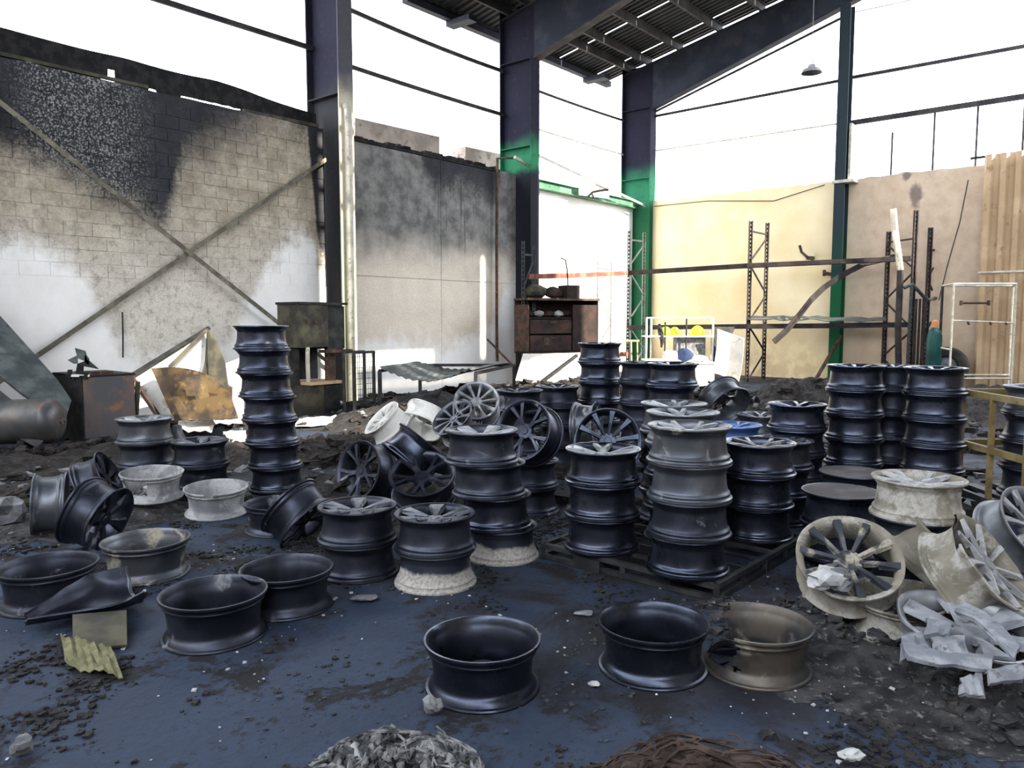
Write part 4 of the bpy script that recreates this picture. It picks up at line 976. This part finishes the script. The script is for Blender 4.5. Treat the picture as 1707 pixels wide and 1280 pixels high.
# ================================================================== burnt machine at the pale column
def machine():
    c = PZ(540, 690); d = U; n = V
    def P(u, v, z): return Vector((c.x, c.y, 0)) + d * u + n * v + Vector((0, 0, z))
    def bx(u0, u1, v0, v1, a, b): return MB().box6([P(u0, v1, a), P(u1, v1, a), P(u1, v0, a), P(u0, v0, a), P(u0, v1, b), P(u1, v1, b), P(u1, v0, b), P(u0, v0, b)])
    r = thing('burnt_machine', 'burnt dark machine with an open body and rust-topped base by the pale column', 'machine', c)
    part('base_cabinet', bx(-.42, .30, -.42, .0, 0, .50), 'olive', r); part('base_cabinet', bx(.02, .32, .0, .03, .02, .48), 'darksteel', r)
    part('table', bx(-.30, .34, -.44, .06, .50, .55), 'beige', r)
    part('back_column', bx(-.5, -.32, -.6, -.2, .5, 1.1), 'darksteel', r)
    part('back_panel', bx(-.32, .3, -.6, -.56, .55, 1.15), 'darksteel', r)
    hs = part('housing', bx(-.45, .12, -.6, .0, 1.12, 1.82), 'olive', r)
    part('housing', bx(.14, .5, -.6, -.05, 1.08, 1.80), 'darksteel', r)
    part('top_plate', bx(-.47, .52, -.62, .02, 1.82, 1.86), 'darksteel', r)
    for u, w_ in ((-.32, .08), (-.16, .08)): sub('dial', bx(u, u + w_, 0, .012, 1.5, 1.58), 'rust', hs, r)
    part('bracket', bx(.0, .55, -.1, .1, 1.02, 1.07), 'rust', r)
    part('arm', MB().tube([P(-.28, -.02, .56), P(-.30, .0, .9), P(-.28, -.02, 1.12)], .035, 8), 'palepipe', r)
    part('ram', MB().tube([P(.22, -.1, .55), P(.22, -.1, 1.08)], .09, 10), 'rust', r)
machine()
r = thing('mesh_rack', 'narrow dark steel rack post with a mesh side right of the burnt machine', 'rack', PZ(584, 690))
c = PZ(575, 692)
def bxw(u, v, z): return Vector((c.x, c.y, 0)) + U * u + V * v + Vector((0, 0, z))
for u, v in ((0, 0), (.42, 0), (0, .25), (.42, .25)): part('post', MB().bar(bxw(u, v, 0), bxw(u, v, 1.05), .045, .045), 'darksteel', r)
for z in (.2, 1.04): part('rail', MB().bar(bxw(0, .25, z), bxw(.42, .25, z), .04, .04), 'darksteel', r); part('rail', MB().bar(bxw(0, 0, z), bxw(.42, 0, z), .04, .04), 'darksteel', r)
ms = MB()
for i in range(9): ms.bar(bxw(.04 + .042 * i, .25, .2), bxw(.04 + .042 * i, .25, 1.02), .008, .008); ms.bar(bxw(.02, .25, .25 + .09 * i), bxw(.4, .25, .25 + .09 * i), .008, .008)
part('mesh_side', ms, 'olive', r)

# bench frame with the sagging corrugated sheet
def bench():
    FL, FR = PY(633, 622, 12.9), PY(793, 640, 12.9); BL, BR = PY(700, 612, 14.5), PY(857, 617, 14.5)
    for p in (FL, FR, BL, BR): p.z = .72
    FR.z = .68
    r = thing('bench_frame', 'burnt steel bench frame under a sagging corrugated sheet', 'bench', (FL + BR) / 2 * Vector((1, 1, 0)))
    for p in (FL, FR, BL, BR): part('leg', MB().bar((p.x, p.y, 0), p, .06, .06), 'darksteel', r)
    m = FL.lerp(FR, .42); part('leg', MB().bar((m.x, m.y, 0), (m.x, m.y, .56), .05, .05), 'darksteel', r)
    for a, b in ((FL, BL), (FR, BR), (BL, BR)): part('rail', MB().bar(a, b, .05, .05), 'darksteel', r)
    g = []
    for i in range(9):
        row = []
        for j in range(45):
            t = j / 44; s_ = i / 8; p = FL.lerp(FR, t).lerp(BL.lerp(BR, t), s_)
            sag = .19 * sin(pi * min(1, t * 1.08)) * (1.1 - .35 * s_) + .01
            row.append(p + Vector((0, 0, .07 - sag + .014 * cos(2 * pi * j / 3.4 + s_) + .03 * mn.noise(Vector((t * 5, s_ * 3, 1))))))
        g.append(row)
    solo('sagging_sheet', MB().sheet(g, .008), 'greysheet', 'sagging grey corrugated sheet laid over the burnt bench frame', 'sheet metal')
bench()

# ================================================================== left side: leaning sheet, tank, rusty box, crumpled white panel
def loft(top, bot, n, curve=0, th=.02):
    g = []
    for i in range(n + 1):
        f = i / n; g.append([a.lerp(b, f) for a, b in zip(top, bot)])
    return MB().sheet(g, th)
def dense(pts, k=4):
    out = []
    for a, b in zip(pts[:-1], pts[1:]): out += [Vector(a).lerp(Vector(b), i / k) for i in range(k)]
    return out + [Vector(pts[-1])]
topl = [PY(-90, 440, 9.9), PY(-30, 495, 9.85), PY(20, 550, 9.8), PY(45, 578, 9.75), PY(70, 606, 9.7), PY(95, 634, 9.6), PY(118, 668, 9.5)]
botl = [PY(-160, 520, 9.2), PY(-90, 560, 9.2), PY(-40, 595, 9.2), PY(0, 628, 9.15), PY(35, 656, 9.1), PY(70, 680, 9.1), PY(108, 704, 9.1)]
solo('curved_sheet', loft(topl, botl, 4, 0, .03), 'greysheet', 'curved dark grey metal sheet leaning at the left edge', 'sheet metal', smooth=35)
topm = [p + Vector((-.05, -.12, -.05)) for p in botl]; botm = [p + Vector((-.18, -.25, -.30)) for p in botl]
for p in botm: p.z = max(p.z, .1)
solo('curved_sheet', loft(topm, botm, 3, 0, .03), 'darksteel', 'lower folded dark sheet under the curved grey one at the left edge', 'sheet metal')
tk = PY(0, 703, 9.0); r = thing('tank', 'grey horizontal cylindrical tank with a rounded end at the left edge', 'tank', (tk.x, 9.0, tk.z), (0, pi / 2, R(6)))
part('shell', MB().lathe([(.262, -.75), (.262, .52), (.268, .53), (.268, .55), (.255, .60), (.20, .655), (.10, .68), (0, .685)], 40), 'tank', r, 40, False)
part('cap', MB().lathe([(0, .683), (.04, .683), (.04, .70), (0, .70)], 16), 'tank', r, 40, False)
mb = MB()
for dx in (-.35, .3): mb.box(tk.x + dx, tk.x + dx + .08, 8.82, 9.2, 0, tk.z - .2)
solo('tank_cradle', mb, 'rubble', 'low dark cradle under the grey tank', 'cradle')
kb0 = PZ(143, 739)
def KX(u, v, z): return kb0 + U * u - V * v + Vector((0, 0, z))
def kbox(u0, u1, v0, v1, a, b): return MB().box6([KX(u0, v0, a), KX(u1, v0, a), KX(u1, v1, a), KX(u0, v1, a), KX(u0, v0, b), KX(u1, v0, b), KX(u1, v1, b), KX(u0, v1, b)])
r = thing('oil_box', 'square steel box with a rust-stained front and black side at left', 'box', KX(.3, .4, 0))
part('front_panel', kbox(0, .64, 0, .02, .06, .86), 'boxrust', r); part('side_panel', kbox(-.02, 0, 0, .95, 0, .87), 'soot', r); part('body', kbox(0, .64, .02, .93, .02, .84), 'darksteel', r)
part('top_plate', kbox(-.02, .66, 0, .95, .84, .87), 'darksteel', r); part('filler_cap', kbox(.16, .42, .1, .35, .87, .905), 'rust', r)
part('handle', MB().bar(KX(.66, .06, .1), KX(.70, .02, .75), .04, .05), 'olive', r)
r = thing('bent_bracket_stand', 'bent grey plate bracket standing on the rusty steel box', 'bracket', KX(-.0, .2, .87))
def P9(x, y, Y=9.85): return PY(x, y, Y)
part('plate', MB().poly([P9(126, 580), P9(143, 585), P9(148, 604), P9(131, 597)], .02), 'greysheet', r); part('plate', MB().poly([P9(114, 600), P9(130, 592), P9(130, 606), P9(124, 606)], .02), 'greysheet', r)
part('plate', MB().poly([P9(130, 606), P9(148, 600), P9(165, 615), P9(140, 610)], .02), 'darksteel', r); part('plate', MB().poly([P9(143, 590), P9(149, 598), P9(150, 608), P9(142, 604)], .02), 'greysheet', r)
part('stem', MB().poly([P9(131, 606), P9(140, 608), P9(139, 624), P9(128, 622)], .03), 'soot', r)
part('leg', MB().poly([P9(115, 616), P9(121, 616), P9(119, 632), P9(113, 632)], .03), 'soot', r); part('leg', MB().poly([P9(142, 620), P9(148, 621), P9(147, 632), P9(141, 632)], .03), 'soot', r)
part('foot', MB().bar(P9(113, 626), P9(148, 626), .04, .03), 'whitepanel', r)
fl_ = PY(229, 646, 10.6); r = thing('pipe_flange', 'pale round pipe flange on a bent pipe right of the rusty box', 'pipe', (fl_.x, 10.6, 0))
part('flange', MB().lathe([(0, -.03), (.08, -.03), (.085, 0), (.08, .03), (0, .03)], 20).__class__().add([(fl_ + Vector((z, x * .3 - y * .1, y))) for x, y, z in MB().lathe([(0.02, -.025), (.08, -.025), (.08, .025), (0.02, .025)], 20, True).v], MB().lathe([(0.02, -.025), (.08, -.025), (.08, .025), (0.02, .025)], 20, True).f), 'palepipe', r)
part('pipe', MB().tube([fl_, fl_ + Vector((-.1, 0, 0)), fl_ + Vector((-.12, 0, -.1)), Vector((fl_.x - .1, 10.6, 0))], .035, 8), 'olive', r)

Yp = 10.7
def Q(x, y, dy=0): return PY(x, y, Yp + dy)
r = thing('crumpled_hood', 'crumpled white sheet-metal hood with brown burnt folds by the block wall', 'sheet metal', Q(310, 705) * Vector((1, 1, 0)))
part('back_sheet', MB().poly([Q(220, 627, .45), Q(347, 549, .45), Q(402, 690, .45), Q(300, 700, .3), Q(268, 700, .3)], .02), 'whitepanel', r)
part('top_edge', MB().bar(Q(218, 626, .35), Q(349, 546, .40), .05, .05), 'darksteel', r)
part('side_edge', MB().bar(Q(218, 626, .35), Q(272, 706, .15), .05, .05), 'rustdark', r)
part('side_fold', MB().poly([Q(346, 547, .35), Q(362, 570, .30), Q(376, 604, .22), Q(382, 650, .12), Q(350, 655, .15), Q(335, 635, .2), Q(343, 600, .3)], .02), 'olive', r)
part('brace', MB().bar(Q(345, 550, .33), Q(282, 612, .2), .035, .05), 'olive', r)
g = []
for i in range(10):
    row = []
    for j in range(10):
        f, s_ = j / 9, i / 9
        x = 252 + 6 * s_ + (136 - 8 * s_) * f + 34 * s_ * (1 - f); y = 614 + 12 * f + s_ * (88 - 26 * f) - 14 * sin(pi * f) * (1 - s_) + 20 * f * (1 - s_)
        row.append(Q(x, y, .12 - .28 * s_ + .10 * mn.noise(Vector((f * 4, s_ * 4, 3))) + .07 * sin(f * 9 + s_ * 4)))
    g.append(row)
part('brown_fold', MB().sheet(g, .015), 'brownpanel', r, 30)
part('lower_fold', MB().poly([Q(300, 672, -.1), Q(384, 655, -.08), Q(398, 698, -.2), Q(350, 702, -.25), Q(304, 700, -.25)], .02), 'brownpanel', r)
part('right_fold', MB().poly([Q(372, 607, .3), Q(402, 596, .5), Q(405, 690, .4), Q(392, 692, .1)], .02), 'whitepanel', r)
def floor_sheet(pxs_, z, label, seed=0):
    pts = [PZ(x, y, z) for x, y in pxs_]; n = 6; g = []
    a, b, c_, d = pts
    for i in range(n + 1):
        g.append([a.lerp(b, i / n).lerp(d.lerp(c_, i / n), j / n) + Vector((0, 0, .05 + .05 * mn.noise(Vector((i * .7 + seed, j * .7, seed))))) for j in range(n + 1)])
    solo('torn_white_sheet', MB().sheet(g, .012), 'whitepanel', label, 'sheet metal')
floor_sheet([(296, 722), (352, 726), (362, 708), (298, 706)], .06, 'white torn sheet lying flat before the brown folded hood')
floor_sheet([(346, 694), (360, 712), (404, 712), (404, 696)], .16, 'white torn sheet propped up beside the tall seven-high stack', 3)
floor_sheet([(372, 726), (382, 742), (410, 742), (410, 724)], .05, 'small white sheet on the floor behind the tall seven-high stack', 5)
floor_sheet([(488, 704), (492, 716), (575, 712), (560, 698)], .0, 'pale sheet added as a sun patch on the floor before the burnt machine', 7)  # thin white sheet stands in for sunlight on the floor

# ================================================================== near floor things
def bundle(c, Rr, rr, n, mat, label, seed, name='tyre_carcass', zs_=1.):
    rnd = random.Random(seed); mb = MB(); c = Vector(c)
    core = [(Rr + rr * .75 * cos(t), rr * .55 + rr * .55 * sin(t)) for t in [2 * pi * k / 10 for k in range(10)]]
    mb.lathe(core, 48, True)
    mb.v = [(x * (1 + .08 * mn.noise(Vector((x * 4, y * 4, seed)))), y * (1 + .08 * mn.noise(Vector((x * 4, y * 4, seed)))), z * zs_ * (1 + .5 * mn.noise(Vector((x * 6, y * 6, seed + 1))))) for x, y, z in mb.v]
    r = thing(name, label, 'tyre', c)
    part('bead_core', mb, mat, r, 60, False)
    wr_ = MB()
    for i in range(n):
        a0 = rnd.uniform(0, 6.28); L = rnd.uniform(.5, 2.2); ro = Rr + rr * rnd.uniform(-.9, 1.0); ph = rnd.uniform(0, 6); h = rr * rnd.uniform(.4, 1.25) * zs_
        wr_.tube([((ro + .025 * sin(ph + 7 * t * L) + .02 * mn.noise(Vector((i, t * 4, 0)))) * cos(a0 + L * t), (ro + .025 * sin(ph + 7 * t * L)) * sin(a0 + L * t), max(.004, h + .02 * sin(ph * 2 + 9 * t))) for t in [k / 10 for k in range(11)]], rnd.uniform(.003, .007), 4, False)
    for i in range(n * 3 if name == 'tyre_carcass' else n // 2):
        a0 = rnd.uniform(0, 6.28); t = rnd.uniform(-.3, 3.4); ro = Rr + rr * 1.02 * cos(t); sz = rnd.uniform(.008, .026)
        vs, fs = lump(sz, i * .37, rnd.uniform(.6, 1.6), rnd.uniform(.5, 1.2), rnd.uniform(.4, 1), 1, .7); e_ = Euler((rnd.uniform(0, 3), rnd.uniform(0, 3), a0)).to_matrix()
        wr_.add([Vector((ro * cos(a0), ro * sin(a0), max(.012, (rr * .6 + rr * .62 * sin(t)) * zs_))) + e_ @ Vector(v) for v in vs], fs)
    o = part('bead_wire', wr_, mat, r, None, False); o['kind'] = 'stuff'
    fill = MB()
    for i in range(70):
        a0 = rnd.uniform(0, 6.28); q0 = Rr * .8 * rnd.random() ** .5; vs, fs = lump(rnd.uniform(.015, .05), i * .7, 1.3, 1, .6, 1, .7); fill.add([(q0 * cos(a0) + v[0], q0 * sin(a0) + v[1], max(.002, .02 + v[2])) for v in vs], fs)
    part('burnt_filling', fill, 'rubblegrey' if name == 'tyre_carcass' else 'soot', r, None, False)['kind'] = 'stuff'
    if name == 'tyre_carcass':
        for a0, k in ((2.35, 0),):
            part('steel_cord', MB().tube([((Rr + .1) * cos(a0), (Rr + .1) * sin(a0), .02), ((Rr) * cos(a0 + .05), Rr * sin(a0 + .05), .115 * zs_ + .02 * k), ((Rr - .1) * cos(a0 + .1), (Rr - .1) * sin(a0 + .1), .02)], .010, 6), 'ash', r, 60, False)
bundle(PZ(655, 1338, 0), .215, .085, 110, 'wireash', 'burnt tyre carcass of pale ashy wire at the bottom edge', 3)
bundle(PZ(1190, 1402, 0), .33, .11, 150, 'wirebrown', 'brown-black burnt tyre carcass of loose wire at the bottom edge', 5, 'tyre_remains', .75)
# crushed barrel and cloth at left
pa, pb = PZ(45, 1045, .03), PZ(226, 998, .05); ax = (pb - pa); ax.z = 0; Lx = ax.length; ax.normalize(); sx_ = Vector((ax.y, -ax.x, 0)); g = []
for i in range(17):
    f = i / 16; row = []; wd = .235 * min(1, .10 + 1.35 * f) * (1 - .25 * max(0, f - .8) / .2)
    for j in range(19):
        t = -1.35 + 2.7 * j / 18; k = 1 + .10 * mn.noise(Vector((f * 5, t * 2, 4)))
        row.append(pa + ax * (Lx * f + .03 * mn.noise(Vector((t * 3, 1, f)))) + sx_ * (wd * sin(t) * k) + Vector((0, 0, .015 + .20 * (1 - cos(t)) * k * (.35 + .65 * f) * (1.0 if t < 0 else .62))))
    g.append(row)
r = thing('crushed_barrel', 'crushed dark wheel barrel torn open like a trough on the floor at left', 'wheel', (pa + pb) / 2 * Vector((1, 1, 0)))
part('torn_wall', MB().sheet(g, .012), 'black2', r, 50)
part('rim_lip', MB().tube([g[16][j] for j in range(19)], .012, 6), 'grey', r, 60)
part('torn_flap', MB().sheet([[PZ(122 + 90 * a / 6, 1048 - 8 * a / 6 + 36 * b / 3, .02) + Vector((0, 0, .07 * (1 - b / 3) + .02 * mn.noise(Vector((a, b, 1))))) for a in range(7)] for b in range(4)], .012), 'olive', r, 50)
g = []
for i in range(11):
    row = []
    for j in range(13):
        a_ = PZ(102 + 8 * i / 10 + 96 * j / 12 - 12 * (j / 12) * (1 - i / 10), 1072 + 44 * i / 10 + 22 * j / 12, 0)
        row.append(a_ + Vector((0, 0, .025 + .022 * mn.noise(Vector((i * .35, j * .35, 2))) + .006 * cos(pi * j) + .02 * (1 - i / 10))))
    g.append(row)
solo('net_cloth', MB().sheet(g, .006), 'cloth', 'piece of yellowish ribbed cloth lying before the crushed barrel', 'cloth', smooth=60)

# single chunks that can be told apart
def chunk(px, py, rad, mat, label, seed, z=0, sx=1.2, sy=1, sz=.6, group=None):
    p = PZ(px, py, z); vs, fs = lump(rad, seed, sx, sy, sz, 2, .6)
    m_ = min(v[2] for v in vs); return solo('rubble_chunk', MB().add([(p.x + v[0], p.y + v[1], z + v[2] - m_) for v in vs], fs), mat, label, 'chunk', group, loc=(p.x, p.y, z))
chunk(38, 1258, .035, 'ashgrey', 'pale square stone at the lower left corner of the floor', 1, 0, 1, 1, 1)
chunk(722, 1192, .036, 'ashgrey', 'grey clod at the foot of the middle upturned wheel', 2, 0, 1, .8, 1)
chunk(252, 960, .03, 'ash', 'small pale stone on the floor between the upturned wheels at left', 3)
chunk(975, 1026, .035, 'ashgrey', 'flat pale shard on the floor left of the right upturned wheel', 4, 0, 1.6, .8, .35)
chunk(603, 1002, .05, 'ashgrey', 'flat grey shard on the floor left of the bleached wheel', 5, 0, 1.6, .8, .3)
chunk(990, 1145, .02, 'ash', 'tiny white stone left below the right upturned wheel', 6)
chunk(1420, 1265, .03, 'ash', 'pale fibrous lump at the bottom edge right of the brown tyre carcass', 7, 0, 1.5, 1, .6)
chunk(14, 882, .13, 'ashgrey', 'grey ash lump at the left edge beside the edge-standing wheel', 8, 0, 1, 1, 1)
chunk(298, 760, .09, 'ashgrey', 'grey ash lump hanging between the three-high stack and the low pair', 9, .3, .8, .8, 1.6)
chunk(1690, 1172, .07, 'ashgrey', 'grey ash slab below the crumbled white wheel', 10, 0, 1.6, .8, .4)
for i, (x, y, s_, z) in enumerate(((1385, 980, .07, .30), (1368, 985, .05, .28), (1402, 985, .045, .29), (1395, 970, .05, .33))):
    chunk(x, y, s_, 'ash' if i < 2 else 'ashgrey', ['largest pale lump', 'left pale lump', 'front pale lump', 'rear pale lump'][i] + ' lying inside the tipped ash-silver wheel', 20 + i, z, 1.2, 1, .7, 'lumps inside the tipped wheel')
frag = [((1505, 1060), (1560, 1052), (1548, 1092), (1500, 1102)), ((1545, 1035), (1590, 1042), (1580, 1062), (1542, 1058)), ((1590, 1020), (1612, 1010), (1700, 1080), (1690, 1098)), ((1500, 1078), (1660, 1100), (1652, 1120), (1510, 1105)), ((1640, 1120), (1706, 1108), (1706, 1135), (1650, 1140)),
        ((1550, 1068), (1600, 1062), (1612, 1090), (1560, 1092)), ((1605, 1140), (1636, 1125), (1640, 1160), (1600, 1155))]
fl_l = ['leftmost broken white slab', 'small broken white slab at the top', 'long white spoke lying aslant', 'long ribbed white spoke in front', 'white slab at the right edge', 'square white slab in the middle', 'short white slab at the front edge']
for i, q4 in enumerate(frag):
    zt = (.20, .27, .30, .215, .20, .24, .165)[i]
    pts = [PZ(x, y, zt) + Vector((0, 0, .02 * mn.noise(Vector((x * .1, y * .1, 1))))) for x, y in q4]
    mb = MB(); g = [[pts[0].lerp(pts[1], a / 5).lerp(pts[3].lerp(pts[2], a / 5), b / 3) + Vector((0, 0, .012 * mn.noise(Vector((a + i * 3, b, 0))) + .025 * sin(pi * b / 3))) + .016 * mn.noise_vector(Vector((a * 1.7 + i * 5, b * 2.3, i))) for a in range(6)] for b in range(4)]
    solo('white_fragment', mb.sheet(g, .02), 'fragment', fl_l[i] + ' of the crumbled wheel heap', 'fragment', 'fragments on the crumbled heap')

# ================================================================== rubble (nobody could count it)
BLOBS = []
def ground(x, y):
    return max([hh * math.exp(-1.4 * (((x - bx_) / rx) ** 2 + ((y - by) / ry) ** 2)) for bx_, by, rx, ry, hh in BLOBS] + [.03]) - .03
def heap(name, label, blobs, mat, res, x0, x1, y0, y1, amp=.05, seed=0):
    BLOBS.extend(blobs)
    nx, ny = int((x1 - x0) / res), int((y1 - y0) / res); vs = []; H = []
    for j in range(ny + 1):
        for i in range(nx + 1):
            x, y = x0 + (x1 - x0) * i / nx, y0 + (y1 - y0) * j / ny; h = 0
            for bx_, by, rx, ry, hh in blobs:
                d2 = ((x - bx_) / rx) ** 2 + ((y - by) / ry) ** 2; h = max(h, hh * math.exp(-d2 * 1.4))
            k = min(1, h / .06)
            n_ = mn.noise(Vector((x * 3.1, y * 3.1, seed))) * .9 + mn.noise(Vector((x * 8, y * 8, seed + 4))) * .55 + mn.noise(Vector((x * 19, y * 19, seed + 9))) * .3
            H.append(h + amp * k * n_ - .03)
    fs = []
    for j in range(ny):
        for i in range(nx):
            a = j * (nx + 1) + i; q4 = (a, a + 1, a + nx + 2, a + nx + 1)
            if max(H[k] for k in q4) > -.012: fs.append(q4)
    used = sorted({k for f in fs for k in f}); mp = {k: n for n, k in enumerate(used)}
    mb = MB(); mb.v = [(x0 + (x1 - x0) * (k % (nx + 1)) / nx, y0 + (y1 - y0) * (k // (nx + 1)) / ny, max(H[k], .002)) for k in used]; mb.f = [tuple(mp[k] for k in f) for f in fs]
    return solo(name, mb, mat, label, 'rubble', None, 'stuff')
heap('ash_rubble', 'dark burnt rubble covering the floor below the left block wall', [(-5.6, 8.2, 1.2, .9, .16), (-4.4, 8.8, 1.3, .9, .20), (-3.3, 9.0, 1.2, .8, .15), (-1.7, 9.2, 1.2, .9, .22), (-.6, 9.9, 1.2, 1.0, .28), (-4.1, 6.6, .9, .5, .07)], 'rubble', .055, -8, 1, 5.8, 11.4, .07, 1)
heap('ash_rubble', 'black heap of soot and scraps under the burnt bench frame', [(.4, 16.2, 1.3, .8, .3), (-.6, 15.2, 1.1, .8, .25), (1.2, 15.6, 1.2, .9, .35), (-2.4, 13.2, .8, .6, .16), (-1.3, 12.2, 1.2, .7, .45), (-.4, 12.0, 1.2, .7, .50), (-2.1, 11.6, .8, .6, .25), (.3, 12.6, .9, .7, .45), (-.9, 14.2, .9, .6, .35)], 'soot', .07, -4, 2.8, 10.3, 17.3, .10, 3)
heap('ash_rubble', 'black heap of soot between the leaning wheels and the tall stack', [(-1.55, 6.3, .55, .6, .24), (-1.2, 6.9, .6, .6, .32), (-.75, 6.4, .35, .5, .26)], 'soot', .04, -2.1, -.3, 5.3, 8.2, .05, 5)
heap('ash_rubble', 'long black mound of burnt goods before the racks', [(3.4, 12.5, 1.0, 1.0, .50), (5.0, 13.0, 1.5, 1.2, .62), (6.6, 13.5, 1.4, 1.3, .60), (8.2, 13.0, 1.5, 1.2, .5), (2.5, 14.5, 1.6, 1.2, .35), (9.6, 12.0, 1.5, 1.2, .4)], 'rubble', .085, 1, 11.5, 10, 16.5, .12, 7)
heap('ash_rubble', 'grey ash and gravel heap under the melted wheels at right', [(1.75, 3.55, .45, .35, .10), (2.15, 3.75, .4, .4, .20), (2.15, 3.1, .55, .38, .14), (2.6, 3.5, .5, .5, .22), (1.5, 3.2, .4, .25, .05), (1.6, 3.85, .3, .25, .14)], 'rubblegrey', .025, .9, 3.2, 2.5, 4.4, .045, 9)
heap('ash_rubble', 'rubble under the tipped wheels at the left edge', [(-3.6, 5.9, .7, .5, .10), (-3.0, 6.3, .45, .4, .13), (-2.3, 5.0, .5, .3, .03)], 'rubblegrey', .04, -4.8, -1.7, 4.4, 7, .05, 11)
def scatter(name, label, n, region, mat, s0, s1, seed, dens):
    rnd = random.Random(seed); mb = MB(); k = 0; tries = 0
    while k < n and tries < n * 30:
        tries += 1; x = rnd.uniform(region[0], region[1]); y = rnd.uniform(region[2], region[3])
        d_ = mn.noise(Vector((x * 1.1, y * 1.1, seed))) + .6 * mn.noise(Vector((x * 3, y * 3, seed + 2))) + dens(x, y)
        if rnd.random() > d_: continue
        k += 1; s_ = s0 + (s1 - s0) * rnd.random() ** 3; a = rnd.uniform(0, 6.28); ca, sa = cos(a), sin(a)
        c = [(rnd.uniform(.5, 1) * sx, rnd.uniform(.4, 1) * sy, sz * rnd.uniform(.3, .8)) for sz in (0, 1) for sx, sy in ((-1, -1), (1, -1), (1, 1), (-1, 1))]
        gz = ground(x, y); tl = rnd.uniform(-.6, .6) if gz > .03 else 0
        mb.box6([(x + s_ * (u * ca - v * sa), y + s_ * (u * sa + v * ca), gz + .001 + s_ * (w__ + tl * u)) for u, v, w__ in c])
    return solo(name, mb, mat, label, 'rubble', None, 'stuff', loc=(0, 4, 0))
scatter('burnt_scraps', 'black scraps and cinders strewn over the near floor', 9000, (-4, 3.4, 2.3, 6.5), 'soot', .004, .022, 3, lambda x, y: -.1)
scatter('grey_gravel', 'grey gravel crumbs strewn over the near floor', 2600, (-4, 3.4, 2.3, 6.5), 'chip', .003, .014, 5, lambda x, y: .05)
scatter('ash_gravel', 'grey gravel and ash lumps on the heap under the melted wheels', 1900, (.9, 3.2, 2.5, 4.35), 'rubblegrey', .006, .045, 21, lambda x, y: min(.8, ground(x, y) * 9))
scatter('pale_crumbs', 'pale crumbs strewn over the near floor', 420, (-4, 3.4, 2.3, 6.8), 'ash', .004, .014, 8, lambda x, y: .1)
scatter('burnt_scraps', 'black cinders strewn over the floor farther back', 6500, (-6.5, 7, 6.2, 16.5), 'rubble', .012, .11, 13, lambda x, y: .1)
scatter('grey_scraps', 'grey metal scraps and ash flakes strewn over the heaps farther back', 1100, (-6.5, 7, 6.0, 16), 'ashgrey', .008, .075, 17, lambda x, y: -.05)

# ================================================================== lamp
lp = PY(1353, 118, 12.5)
r = thing('bay_lamp', 'grey round high-bay lamp hanging before the bright gable opening', 'lamp', lp)
part('shade', MB().lathe([(.16, -.035), (.155, -.03), (.13, .02), (.06, .05), (.06, .045), (.12, .015), (.15, -.035)], 28, True), 'lampgrey', r, 40, False)
part('driver', MB().lathe([(0, .05), (.06, .05), (.06, .085), (.03, .10), (0, .10)], 16), 'lampgrey', r, 40, False)
part('hook', MB().tube([(0, 0, .10), (.03, 0, .13), (0, 0, .16)], .008, 6), 'lampgrey', r, None, False)
q_, p_ = HQ(lp)
part('cable', MB().tube([(0, 0, .16), (0, 0, rz(p_) - lp.z - .02)], .004, 5), 'lampgrey', r, None, False)
# thin cables on the walls
for pts, lab in (([PQ(1090, 344, 11.25), PQ(1180, 335, 11.25), PQ(1290, 335, 11.25), PQ(1375, 308, 11.25)], 'thin cable sagging along the top of the cream end wall'),
                 ([PQ(1614, 300, 11.2), PQ(1600, 370, 11.2), PQ(1580, 440, 11.2), PQ(1565, 500, 11.2)], 'thin cable hanging aslant right of the racks on the end wall'),
                 ([PP(204, 520, .03), PP(205, 560, .03), PP(205, 596, .03)], 'short dark wire hanging from the diagonal brace on the block wall')):
    solo('cable', MB().tube(dense(pts, 4), .012, 5), 'darksteel', lab, 'cable')
